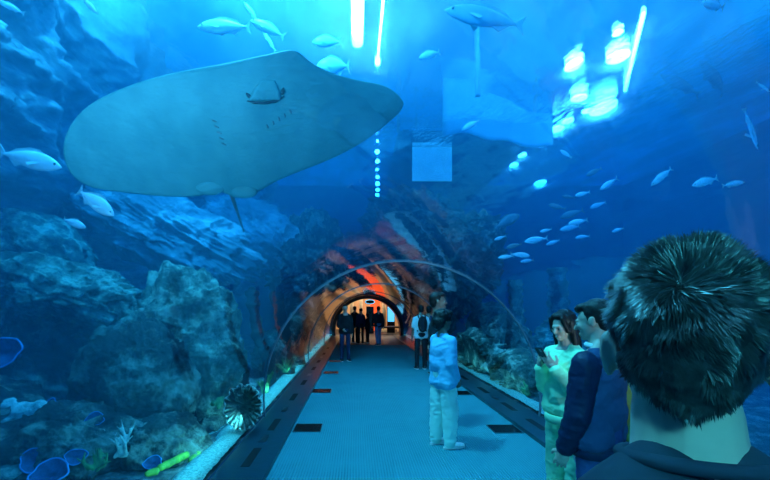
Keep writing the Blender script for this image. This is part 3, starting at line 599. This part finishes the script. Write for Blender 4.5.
# ------------------------------------------------------------------ people
M['skin'] = mat('skin', (.62,.42,.33), .5, c2=(.55,.35,.27), nscale=12, bump=.1, bdist=.002); M['skin_d'] = mat('darker_skin', (.30,.18,.13), .5)
M['hairm'] = mat('dark_hair', (.005,.005,.006), .5, spec=.35, c2=(.012,.011,.011), nscale=40, nsc=(1,1,.3), bump=.6, bscale=90, bdist=.006)
M['eyew'] = mat('eye_white', (.35,.35,.35), .3)
def clothm(name, c, c2=None, rough=.85): return mat(name, c, rough, c2=c2, nscale=5, bump=.25, bscale=160, bdist=.001, spec=.2)
C = dict(mint=clothm('mint_fleece', (.50,.95,.55), (.42,.85,.48)), navy=clothm('navy_wool', (.02,.055,.13), (.03,.075,.16)), navyd=clothm('navy_leather', (.008,.02,.06), None, .5), jeans=clothm('blue_denim', (.06,.10,.26), (.03,.05,.15)),
    blue=clothm('light_blue_cotton', (.20,.58,.80), (.14,.45,.70)), teal=clothm('pale_cotton', (.55,.80,.72), (.48,.7,.64)), dark=clothm('black_cotton', (.012,.016,.022), (.02,.024,.03)), grey=clothm('grey_cotton', (.14,.16,.18)),
    white=clothm('white_cotton', (.75,.8,.8)), olive=clothm("mustard_cotton", (.22,.20,.06), (.14,.13,.04)), tee=clothm('charcoal_cotton', (.02,.03,.05), (.03,.04,.06)), dj=clothm('dark_denim', (.02,.035,.09)), mj=clothm('mid_denim', (.10,.20,.38)))
M['shoew'] = mat('white_leather', (.85,.88,.88), .5, bump=.3, bscale=30, bdist=.003); M['shoed'] = mat('dark_shoe', (.02,.025,.03), .5); M['soled'] = mat('sole_rubber', (.7,.72,.72), .6)
def V3(*a): return Vector(a)
def handg(w, d, pn, side, curl, s=1.0):
    """palm and five separate fingers; w wrist, d direction, pn palm normal, side: direction of the thumb"""
    d = Vector(d).normalized(); pn = Vector(pn); pn = (pn-d*pn.dot(d)).normalized(); sd = d.cross(pn)*side; g = []
    R = np.array(Matrix((sd, d, pn)).transposed())
    g.append(sphereg(w+d*.045*s, (.040*s,.052*s,.017*s), R)); g.append(coneg(w-d*.02*s, w+d*.03*s, .024*s, .028*s, 12))
    for k, (off, ln) in enumerate(((.030,.072),(.010,.080),(-.010,.075),(-.029,.060))):
        p = w+d*(.082-.004*abs(k-1))*s+sd*off*s; a = 0; r = .0088*s
        for seg, f in enumerate((.45,.30,.25)):
            a += curl*(.7,1.0,.8)[seg]; q = p+(d*math.cos(a)+pn*math.sin(a)+sd*off*1.2)*ln*f*s; g.append(coneg(p,q,r,r*.92,8)); p = q; r *= .92
    p = w+d*.02*s+sd*.028*s; q = p+(d*.55+sd*.65+pn*(.25+curl*.3)).normalized()*.040*s; e = q+(d*.85+sd*.15+pn*(.3+curl*.5)).normalized()*.032*s
    g += [coneg(p,q,.014*s,.011*s,10), coneg(q,e,.011*s,.0085*s,10)]
    return g
def person(label, pos, face, H=1.75, arms=None, legs=None, head=(0,0), top=('navy','jacket'), bot='jeans', shoe='shoed', hair='short', skin='skin', detail=1, build=1.0, sleeve=1.0, hem=.86, baggy=1.0, legbag=1.0, shorts=False, group=None, folds=1.0, lean=0, hood=False, drop=0, yoke=0):
    s = H/1.75; root = empty('person', (pos[0],pos[1],0), math.atan2(face[1],face[0])-math.pi/2); tag(root, label, 'person', group)
    X = Matrix.Rotation(0,4,'X'); vox = {2:.007,1:.010,0:.016}[detail]
    arms = arms or {}; legs = legs or {}
    J = lambda x,y,z: Vector((x,y,z))
    hipz = .93; sh = {-1:J(-.172*build,0,1.375-drop), 1:J(.172*build,0,1.375-drop)}; hp = {-1:J(-.09,0,hipz), 1:J(.09,0,hipz)}
    L = {}; low = 9
    for k in (-1,1):
        td, sd = legs.get(k, ((k*.03,.02,-1),(k*.01,-.02,-1)))
        kn = hp[k]+Vector(td).normalized()*.43; an = kn+Vector(sd).normalized()*.42; L[k] = (kn,an); low = min(low, an.z)
    dz = .085-low                                           # feet on the floor
    up = Vector((0,0,dz)); lf = Matrix.Rotation(math.radians(-lean),3,'X')
    def T(p): p = Vector(p); q = lf@(p-Vector((0,0,.95)))+Vector((0,0,.95)); return (q+up)*s if True else p
    def TL(p): return (Vector(p)+up)*s
    A = {}
    for k in (-1,1):
        ud, fd = arms.get(k, ((k*.18,-.02,-1),(k*.05,.22,-1)))
        el = sh[k]+Vector(ud).normalized()*.285; wr = el+Vector(fd).normalized()*.25; A[k] = (el,wr,Vector(fd).normalized())
    # head frame
    hm = Matrix.Rotation(math.radians(head[0]),3,'Z')@Matrix.Rotation(math.radians(head[1]),3,'X'); hc = Vector((0,.005,1.535))
    def HT(p): return T(hm@(Vector(p)-hc)+hc)
    hr = np.array((lf@hm))
    E = lambda c, r, Hd=True: sphereg(HT(c) if Hd else T(c), np.array(r)*s, hr if Hd else np.array(lf))
    # body: head, neck, trunk, limbs
    g = [E((0,-.012,1.655),(.077,.096,.096)), E((0,.022,1.615),(.064,.074,.098)), E((0,.042,1.562),(.044,.046,.040)), E((0,.085,1.652),(.040,.016,.012)), E((0,.085,1.568),(.024,.018,.009)), E((0,.086,1.557),(.022,.016,.008)), E((0,.078,1.538),(.018,.018,.014))]
    g.append(coneg(HT((0,.088,1.648)),HT((0,.110,1.608)),.009*s,.014*s,10)); g += [E((k*.034,.070,1.615),(.022,.022,.022)) for k in (-1,1)]
    g += [coneg(T((0,-.012,1.43)),HT((0,-.005,1.56)),.066*s,.057*s,16)]+[coneg(T((k*.03,-.02,1.50)),T((k*.125,-.012,1.392-drop)),.035*s,.042*s,12) for k in (-1,1)]
    for k in (-1,1): g += [E((k*.081,-.005,1.625),(.009,.019,.032)), E((k*.086,-.014,1.635),(.006,.013,.024))]
    face_g = g; g = []
    tr = [((0,0,1.30),(.150*build,.095,.19)),((0,0,1.12),(.13*build,.085,.18)),((0,-.005,.96),(.15,.10,.12))]
    g += [E(c,r,False) for c, r in tr]+[coneg(T(sh[-1]*.98+Vector((0,0,.03))),T(sh[1]*.98+Vector((0,0,.03))),.045*s,.045*s), coneg(T((0,-.012,1.38)),T((0,-.012,1.46)),.065*s,.058*s)]
    for k in (-1,1):
        el, wr, fd = A[k]; kn, an = L[k]
        g += [coneg(T(sh[k]),T(el),.046*s,.036*s), coneg(T(el),T(wr),.036*s,.024*s), coneg(TL(hp[k]),TL(kn),.075*s,.052*s), coneg(TL(kn),TL(an),.048*s,.036*s)]
    g += face_g
    hands = []
    for k in (-1,1):
        el, wr, fd = A[k]; pn = arms.get(('pn',k), Vector((-k,0.2,0))); cu = arms.get(('curl',k), .35)
        hands += handg(T(wr), lf@fd, lf@Vector(pn), arms.get(('side',k), k), cu, s)
    b = fuse('body', g+(hands if detail < 2 else []), vox*.75 if detail else vox, M[skin], root, 3)
    if detail == 2:
        hb = fuse('h', hands, .0032, M[skin], None, 2); bm = bmesh.new(); bm.from_mesh(b.data); bm.from_mesh(hb.data); bm.to_mesh(b.data); bm.free(); bpy.data.objects.remove(hb); b.data.polygons.foreach_set('use_smooth',[True]*len(b.data.polygons))
    if detail:
        for k in (-1,1):
            mk('eye', *sphereg(HT((k*.030,.081,1.632)), .0120*s, n=12, k=8), M['eyew'], root); mk('iris', *sphereg(HT((k*.030,.0925,1.632)), .0065*s, n=10, k=8), M['eye'], root)
    # garments
    fa = .010*folds
    def wr_(c): return fa*(fbm(np.stack([c[:,0]*9+c[:,2]*7,c[:,1]*9,c[:,2]*15-c[:,0]*6],1)/s,3,True)-.55)
    bg = baggy; tm = C[top[0]]; g = []
    g += [sphereg(T((0,0,1.25)),(.178*build*bg*s,.125*bg*s,.20*s)), sphereg(T((0,.0,1.10)),(.172*build*bg*s,.130*bg*s,.20*s))]
    g += [coneg(T((-.07,0,1.40)),T((.07,0,1.40)),.058*s,.058*s), coneg(T((-.10*build,0,hem+.05)),T((.10*build,0,hem+.05)),.105*bg*s,.105*bg*s)]
    g += [coneg(T((k*.10*build,0,1.2)),T((k*.09*build,0,hem+.06)),.10*bg*s,.10*bg*s) for k in (-1,1)]
    for k in (-1,1):
        el, wr, fd = A[k]; g.append(coneg(T(sh[k]*.5+Vector((0,0,1.405))*.5),T(sh[k]),.058*s,.058*s)); 
        if sleeve > .5: g += [coneg(T(sh[k]),T(el),.060*bg*s,.053*bg*s), coneg(T(el),T(el.lerp(wr,.93 if sleeve >= 1 else .3)),.055*bg*s,.042*bg*s)]
        else: g += [coneg(T(sh[k]),T(sh[k].lerp(el,.75)),.060*bg*s,.060*bg*s)]
    g += [coneg(T((k*.035,-.022-yoke*.3,1.447+yoke)),T((k*.13,-.012,1.395-drop)),.050*s,.054*s) for k in (-1,1)]
    if yoke: g.append(coneg(T((0,-.014,1.37)),T((0,-.018,1.490)),.105*s,.074*s,32,False))
    nm = {'jacket':'jacket','shirt':'shirt','tee':'t_shirt','sweat':'sweatshirt','coat':'coat'}[top[1]]
    fuse(nm, g, vox, tm, root, 3, wr_)
    if top[1] in ('jacket','sweat') and detail:
        for nm2, hz in (('hem_band', hem-.05),):
            n = 48; prof = []; 
            V = [T((math.cos(a)*(.155*build*bg+dr), math.sin(a)*(.128*bg+dr), hem+z)) for dr, z in ((-.006,-.075),(.006,-.07),(.010,-.04),(.006,-.01),(-.006,-.005)) for a in np.linspace(0,2*math.pi,n,endpoint=False)]
            Fs = [(i*n+j,i*n+(j+1)%n,(i+1)*n+(j+1)%n,(i+1)*n+j) for i in range(4) for j in range(n)]; mk(nm2, V, Fs, C['navyd'] if top[0] == 'navy' else tm, root)
            for k in (-1,1):
                el, wr, fd = A[k]; mk('cuff', *coneg(T(el.lerp(wr,.88)),T(el.lerp(wr,1.0)),.040*s,.036*s,16,False), C['navyd'] if top[0] == 'navy' else tm, root)
    if hood: fuse('hood', [sphereg(T((0,-.09,1.46)),(.10*s,.06*s,.06*s)), coneg(T((-.07,-.03,1.47)),T((.07,-.03,1.47)),.035*s,.035*s)], vox, tm, root, 3)
    g = []; lb = legbag
    g += [sphereg(TL((0,-.005,.95)),(.163*s,.122*s,.12*s))]
    for k in (-1,1):
        kn, an = L[k]; g += [coneg(TL(hp[k]-Vector((0,0,.03))),TL(kn),.088*lb**.5*s,.066*lb*s)]
        if not shorts: g += [coneg(TL(kn),TL(an+Vector((0,0,-.02+.03*(lb-1)))),.066*lb*s,.056*lb**.7*s)]
    fuse('shorts' if shorts else 'trousers', g, vox, C[bot], root, 3, wr_)
    for k in (-1,1):
        kn, an = L[k]; a = TL(an); fwd = Vector((k*.12,1,0)).normalized(); R = np.array(Matrix((Vector((fwd.y,-fwd.x,0)), fwd, Vector((0,0,1)))).transposed()); z0 = max(0, a.z-.085*s)
        c = Vector((a.x,a.y,z0)); hs = []
        hs += [sphereg(c+fwd*-.02*s+Vector((0,0,.05*s)),(.044*s,.058*s,.047*s),R), sphereg(c+fwd*.08*s+Vector((0,0,.040*s)),(.046*s,.085*s,.034*s),R), sphereg(c+fwd*.145*s+Vector((0,0,.034*s)),(.047*s,.065*s,.030*s),R), coneg(c+Vector((0,0,.06*s)),c+Vector((0,0,.105*s)),.042*s,.040*s,14)]
        sh_ = fuse('shoe', hs, .008 if detail else .014, M[shoe], root, 2)
        n = 28; V = [c+fwd*(.062+math.sin(t)*(.152))*s+Vector((fwd.y,-fwd.x,0))*math.cos(t)*(.050-.006*math.sin(t))*s+Vector((0,0,z*s)) for z in (.002,.024) for t in np.linspace(0,2*math.pi,n,endpoint=False)]
        mk('sole', V, [(j,(j+1)%n,(j+1)%n+n,j+n) for j in range(n)]+[tuple(range(n))[::-1],tuple(range(n,2*n))], M['soled'], sh_, False)
    # hair
    hp_ = []; ha = .006; hf = 60
    if hair in ('short','crop'):
        hp_ = [E((0,-.030,1.678),(.084,.093,.088)), E((0,-.055,1.635),(.076,.058,.085)), E((0,.035,1.722),(.062,.055,.034))]; hp_ += [E((k*.066,-.02,1.655),(.018,.045,.04)) for k in (-1,1)]
    elif hair == 'curly':
        hp_ = [E((0,-.03,1.69),(.112,.118,.105)), E((0,-.075,1.62),(.105,.085,.11)), E((0,.05,1.73),(.08,.06,.05))]; ha = .035; hf = 28
    elif hair == 'long':
        hp_ = [E((0,-.026,1.675),(.088,.098,.092)), E((0,.02,1.725),(.06,.06,.035))]
        for k in (-1,1): hp_ += [coneg(HT((k*.072,-.01,1.67)),HT((k*.083,.005,1.52)),.026*s,.030*s), coneg(HT((k*.083,.005,1.52)),HT((k*.085,.02,1.38)),.028*s,.016*s), coneg(HT((k*.055,.062,1.71)),HT((k*.075,.045,1.60)),.016*s,.018*s)]
        hp_ += [coneg(HT((0,-.06,1.66)),HT((0,-.075,1.42)),.075*s,.06*s)]; ha = .012; hf = 35
    elif hair == 'bun':
        hp_ = [E((0,-.028,1.678),(.085,.095,.09)), E((0,-.10,1.70),(.04,.035,.04))]
    def hd(c):
        q = c/s*hf; 
        if hair == 'long': q = q*np.array((1,1,.15))
        return ha*(fbm(q,3)-.45)*s
    fuse('hair', hp_, .007 if detail else .012, M['hairm'], root, 1, hd)
    return root, T, HT, A, s

# couple on the right
man, T, HT, A, s = person('young man in a navy varsity jacket leaning over the woman with the phone', (1.43,2.36), (-.62,.78), 1.685, arms={1:((.12,.15,-1),(.0,.5,-1)), -1:((-.10,.08,-1),(.05,.35,-1)), ('curl',-1):.5}, head=(8,-14), top=('navy','jacket'), bot='jeans', hair='short', detail=2, build=1.16, baggy=1.10, hem=.90, folds=1.5)
# pale collar, shirt tail and darker sleeves of the jacket
mk('collar', *tubeg([T((.072*math.cos(a), -.008+.068*math.sin(a), 1.475+.01*math.sin(a))) for a in np.linspace(0,2*math.pi,30)], .017*s, 8), C['white'], man)
n = 40; V = [T((math.cos(a)*(.150+dr), math.sin(a)*(.118+dr), z+.012*math.sin(5*a))) for dr, z in ((0,.76),(.012,.79),(.008,.86)) for a in np.linspace(0,2*math.pi,n,endpoint=False)]
o = mk('shirt_tail', V, [(i*n+j,i*n+(j+1)%n,(i+1)*n+(j+1)%n,(i+1)*n+j) for i in range(2) for j in range(n)], C['white'], man); o.modifiers.new('s','SOLIDIFY').thickness = .006
for k in (-1,1):
    el, wr, fd = A[k]; shd = Vector((k*.186,0,1.375))
    fuse('sleeve', [coneg(T(shd),T(el),.079*s,.070*s), coneg(T(el),T(el.lerp(wr,.88)),.070*s,.055*s)], .007, C['navyd'], man, 3, lambda c: .016*(fbm(c*np.array((14,14,22)),3,True)-.5))
wom, T, HT, A, s = person('woman with long dark hair in mint green clothes holding up a phone', (1.625,3.10), (-.80,-.25), 1.62, arms={1:((.06,.22,-1),(-.40,.55,.85)), -1:((-.06,.22,-1),(.40,.55,.85)), ('curl',1):.55, ('curl',-1):.55, ('pn',1):Vector((-.6,-.6,.4)), ('pn',-1):Vector((.6,-.6,.4))}, head=(6,-16), top=('mint','sweat'), bot='mint', hair='long', detail=2, build=.88, baggy=1.16, hem=.90, legbag=1.15, folds=1.8, shoe='shoew')
wm = wom.matrix_world; wom_m = Matrix.Translation(wom.location)@Matrix.Rotation(wom.rotation_euler.z,4,'Z')
pc = (T(A[1][1])+T(A[-1][1]))/2; pc = wom_m@(pc+Vector((0,.045,.085)))
ph = empty('phone', pc, wom.rotation_euler.z); ph.rotation_euler.x = math.radians(-35); tag(ph, 'dark phone held up in both hands by the woman in mint green', 'phone')
M['case'] = mat('phone_case', (.02,.02,.025), .3)
mk('case', *boxg(-.037,.037,-.0045,.0045,-.077,.077), M['case'], ph, False).modifiers.new('b','BEVEL').width = .004
mk('screen', *boxg(-.034,.034,-.0056,-.0046,-.072,.072), M['black'], ph, False); mk('camera', *boxg(-.030,-.008,.0046,.007,.045,.070), M['steel'], ph, False)

# middle group
p, T, HT, A, s = person('person with dark curly hair in a light blue shirt and pale wide trousers', (1.04,4.78), (.93,.36), 1.60, arms={1:((.20,-.10,-1),(-.25,.55,-1)), -1:((-.2,.1,-1),(.15,.75,-1))}, legs={1:((.03,.10,-1),(.02,-.04,-1)), -1:((-.03,-.02,-1),(-.02,-.08,-1))}, head=(0,-6), top=('blue','shirt'), bot='teal', hair='curly', detail=1, build=1.0, baggy=1.22, hem=.80, legbag=1.6, folds=2, shoe='shoew', skin='skin_d')
person('taller person in dark clothes and shorts behind the one in the light blue shirt', (1.16,5.65), (.9,-.1), 1.86, top=('dark','tee'), bot='dark', shorts=True, sleeve=.4, hair='short', skin='skin_d', shoe='shoew')
bp1, T, HT, A, s = person('man in a pale T-shirt and black trousers carrying a dark backpack', (1.75,10.8), (-.1,1), 1.72, top=('white','tee'), bot='dark', sleeve=.4, hair='short', detail=0, skin='skin_d')
bg = empty('backpack', bp1.location, bp1.rotation_euler.z); tag(bg, 'dark backpack worn on the back of the man in the pale T-shirt', 'backpack')
fuse('bag', [sphereg((0,-.19,1.22),(.13,.09,.22)), sphereg((0,-.25,1.13),(.10,.05,.12))], .012, C['dark'], bg, 4)
for k in (-1,1): mk('strap', *tubeg([T((k*.09,-.15,1.40)),T((k*.10,-.05,1.50)),T((k*.11,.08,1.46)),T((k*.11,.15,1.30)),T((k*.13,.10,1.1)),T((k*.12,-.12,1.05))], .018, 8), C['dark'], bg)
person('person in dark clothes walking beside the man with the backpack', (2.02,11.1), (.1,1), 1.70, top=('dj','jacket'), bot='dark', hair='short', detail=0, skin='skin_d')
person('man in black clothes standing alone by the left kerb', (-.34,12.45), (.25,-1), 1.76, top=('dark','jacket'), bot='dj', hair='short', detail=0, arms={1:((.2,.1,-1),(-.3,.5,-.3)), -1:((-.15,.0,-1),(0,.2,-1))})
person('man in a dark top and blue jeans striding near the tunnel mouth', (.98,17.6), (-.25,1), 1.74, top=('dark','jacket'), bot='mj', hair='short', detail=0, legs={1:((.03,.30,-1),(.02,-.05,-1)), -1:((-.03,-.18,-1),(-.02,-.45,-1))}, arms={1:((.2,-.2,-1),(0,.1,-1)), -1:((-.2,.25,-1),(0,.5,-1))})
person('dark figure leftmost of the small group at the tunnel mouth', (-.05,18.9), (.5,.8), 1.72, top=('dark','coat'), bot='dark', hair='short', detail=0)
person('dark figure in blue grey in the middle of the small group at the tunnel mouth', (.22,18.4), (-.4,.9), 1.62, top=('dj','jacket'), bot='dark', hair='bun', detail=0)
person('short dark figure at the right of the small group at the tunnel mouth', (.55,18.9), (-.8,.4), 1.40, top=('dark','coat'), bot='dark', hair='long', detail=0)
person('person in mustard clothes half hidden between the couple and the large head', (2.0,2.68), (.3,1), 1.5, top=('olive','jacket'), bot='olive', hair='short', detail=0)

# foreground man: full figure, near the camera
fx, fy = .412, .500
fg, T, HT, A, s = person('man with short dark hair in a dark T-shirt seen from behind, close up', (fx,fy), (.25,.97), 1.705, head=(-22,0), top=('tee','tee'), bot='dj', sleeve=.4, hair='crop', detail=2, build=.82, folds=.6, drop=.012, yoke=.032)
mk('collar', *tubeg([T((.074*math.cos(a), -.014+.077*math.sin(a), 1.500-.014*math.sin(a))) for a in np.linspace(0,2*math.pi,48)], .009*s, 10), C['tee'], fg)
for o in [c for c in fg.children if c.name.startswith('hair')]:
    bpy.data.objects.remove(o)
M['strand'] = mat('hair_strands', (.006,.008,.009), .36, c2=(.04,.045,.045), nscale=70, spec=.5); M['scalp'] = mat('scalp', (.03,.028,.026), .8)
fg_m = Matrix.Rotation(fg.rotation_euler.z,4,'Z')
def hairdo():
    C0 = np.array((0,-.020,1.660)); Rr = np.array((.0735,.098,.098)); out = []
    N = 70000; z = rng.uniform(-1,1,N); a = rng.uniform(0,2*math.pi,N); q = np.sqrt(1-z*z); D = np.stack([q*np.cos(a), q*np.sin(a), z],1)
    def lowf(x, y): return np.where(y < -.30, -.70+.25*np.abs(x), np.where(y < -.05, -.45+.0*y, np.where(y < .3, -.15, .25+.5*(y-.25))))
    def shape(D):                                        # the back of the skull runs down into the nape
        Q = C0+D*Rr; k = np.clip(-D[:,2]-.1,0,1); Q[:,2] -= .022*k*(D[:,1] < .2); Q[:,1] = np.where(D[:,1] < 0, np.minimum(Q[:,1], C0[1]-.035-.02*(1-k))*.0+Q[:,1]-.022*k*np.clip(-D[:,1]*3+.6,0,1), Q[:,1]); Q[:,0] *= 1-.30*k**1.5; return Q
    keep = D[:,2] > lowf(D[:,0],D[:,1])+rng.uniform(-.10,.08,N); D = D[keep]; Pn = shape(D)
    Nn = D/Rr; Nn /= np.linalg.norm(Nn,axis=1)[:,None]
    crown = np.array((-.008,-.095,1.712)); r = Pn-crown; r -= Nn*(r*Nn).sum(1)[:,None]; rl = np.linalg.norm(r,axis=1)[:,None]+1e-4; r /= rl
    sw = np.cross(Nn, r); n3 = np.stack([vnoise(Pn*60+3)-.5, vnoise(Pn*60+9)-.5, vnoise(Pn*60+15)-.5],1)
    flow = r*.9+sw*np.exp(-rl/.05)*.8+n3*1.0+(np.stack([vnoise(Pn*28+30)-.5, vnoise(Pn*28+39)-.5, vnoise(Pn*28+45)-.5],1))*.6+(rng.rand(len(Pn),3)-.5)*(.4+2.5*np.exp(-rl/.014))
    flow[:,2] -= .25*(D[:,2] < .3)
    topness = np.clip((D[:,2]+.1)/.8,0,1); ln = .008+.015*topness+rng.uniform(-.003,.007,len(Pn)); lift = .20+.36*topness
    d0 = flow*(1-lift[:,None]*.5)+Nn*lift[:,None]*1.1+n3*.6; d0 /= np.linalg.norm(d0,axis=1)[:,None]
    dn = (d0*Nn).sum(1); d0 += Nn*np.clip(.30-dn,0,2)[:,None]; d0 /= np.linalg.norm(d0,axis=1)[:,None]
    d1 = d0+flow*.6; d1[:,2] -= .15; d1 += Nn*np.clip(.12-(d1*Nn).sum(1),0,2)[:,None]; d1 /= np.linalg.norm(d1,axis=1)[:,None]
    wv = np.cross(d0, Nn); wv /= np.linalg.norm(wv,axis=1)[:,None]+1e-6; w = .0008
    p0 = Pn-Nn*.003; p1 = p0+d0*(ln*.6+.003)[:,None]; p2 = p1+d1*(ln*.5)[:,None]
    V = np.stack([p0-wv*w, p0+wv*w, p1-wv*w*.9, p1+wv*w*.9, p2],1).reshape(-1,3); n = len(Pn); b = np.arange(n)*5
    loop = np.stack([b,b+1,b+3,b+2,b+2,b+3,b+4],1).ravel(); me = bpy.data.meshes.new('hair'); me.vertices.add(len(V)); me.loops.add(len(loop)); me.polygons.add(2*n)
    V2 = turn(np.array(V))*s+OFF; me.vertices.foreach_set('co', V2.ravel()); me.loops.foreach_set('vertex_index', loop)
    st_ = np.stack([np.arange(n)*7, np.arange(n)*7+4],1).ravel(); me.polygons.foreach_set('loop_start', st_); me.update(calc_edges=True); me.validate(); me.materials.append(M['strand'])
    o = bpy.data.objects.new('hair', me); COL.objects.link(o); o.parent = fg
    # short under layer so that the scalp reads dark through the strands
    V, Fs = sphereg((0,0,0),1,n=96,k=72); Vn = np.array(V); ok = Vn[:,2] > lowf(Vn[:,0],Vn[:,1])+.03; Q = shape(Vn*.975)
    mk('hair_base', turn(Q)*s+OFF, [f for f in Fs if all(ok[i] for i in f)], M['scalp'], fg)
OFF = np.array(T((0,0,0))); YAW = math.radians(-22)
def turn(q): x = q[:,0]; y = q[:,1]-.005; return np.column_stack([x*math.cos(YAW)-y*math.sin(YAW), x*math.sin(YAW)+y*math.cos(YAW)+.005, q[:,2]])
hairdo()

# ------------------------------------------------------------------ light
wd = bpy.data.worlds.new('W'); S.world = wd; wd.use_nodes = True; t = wd.node_tree; t.nodes.clear(); wo = t.nodes.new('ShaderNodeOutputWorld'); bgn = t.nodes.new('ShaderNodeBackground'); lk(t, bgn.outputs[0], wo.inputs[0])
tc = t.nodes.new('ShaderNodeTexCoord'); sp = t.nodes.new('ShaderNodeSeparateXYZ'); lk(t, tc.outputs['Generated'], sp.inputs[0])
lk(t, ramp(t, sp.outputs[2], [(.0,(.004,.05,.15)),(.25,(.03,.42,.88)),(.8,(.07,.60,1))]), bgn.inputs[0]); bgn.inputs[1].default_value = .88
def area(name, loc, tgt, size, power, col=(.85,.95,1), sy=None, spread=180):
    l = bpy.data.lights.new(name,'AREA'); l.energy = power; l.size = size; l.color = col; l.spread = math.radians(spread)
    if sy: l.shape = 'RECTANGLE'; l.size_y = sy
    o = bpy.data.objects.new(name, l); COL.objects.link(o); o.location = loc; o.rotation_euler = (Vector(tgt)-Vector(loc)).to_track_quat('-Z','Y').to_euler(); return o
area('tank_light_centre', (.2,6.8,8.2), (.2,6.8,0), 2, 320, (.5,.9,1))
area('tank_light_right', (5,7,8.6), (4,7,0), 4, 500, (.3,.8,1))
area('tank_light_left', (-1.8,4.2,8.2), (-3.2,6.0,0), .6, 2200, (.3,.95,1))
area('hall_light', (1,27.5,4.0), (1,27.5,0), 5, 430, (1,.82,.60), 4)
# kerb strips wash the gravel; unseen lamps behind the viewer are added fill

area('added_fill_behind', (-.2,-2.2,8.0), (.3,.6,1.6), 1.2, 520, (.35,.9,1))  # added, unseen: brightens the near man's hair from above and behind
area('added_fill_neck', (-.6,-3.6,3.6), (.4,.5,1.5), .5, 22, (.15,.95,1), spread=50)  # added, unseen: lifts the near man's neck
area('added_fill_left', (-2.9,-.6,1.9), (-1.2,5.5,4.9), .5, 85, (1,1,.95), spread=70)  # added, unseen: brightens the ray and the fish over the left
area('added_fill_right', (3.6,-.8,.6), (3.2,8,5.2), .5, 120, (.9,1,1), spread=70)  # added, unseen: brightens the fish on the right
for x, sg in ((-1.45,-1),(2.81,1)):
    o = area('kerb_strip_light', (x,9,.26), (x+sg*.5,9,-.12), .08, 190 if sg < 0 else 45, (.12,.85,1), 30); o.rotation_euler = (0, math.radians(62)*-sg*-1*(-1), 0)
# ------------------------------------------------------------------ camera
cam = bpy.data.cameras.new('Camera'); co = bpy.data.objects.new('Camera', cam); COL.objects.link(co); S.camera = co
co.location = (0,0,EYE); co.rotation_euler = (math.pi/2,0,0); cam.sensor_width = 36; cam.lens = F/770*36; cam.shift_x = (385-U0)/770; cam.shift_y = (V0-240)/770; cam.clip_start = .02; cam.clip_end = 200
S.view_settings.view_transform = 'Standard'; S.view_settings.look = 'None'; S.view_settings.gamma = 1; S.view_settings.use_curve_mapping = False; S.view_settings.exposure = -.24
cy = S.cycles; cy.transparent_max_bounces = 24; cy.max_bounces = 7; cy.volume_bounces = 1; cy.use_denoising = True; cy.sample_clamp_indirect = 4
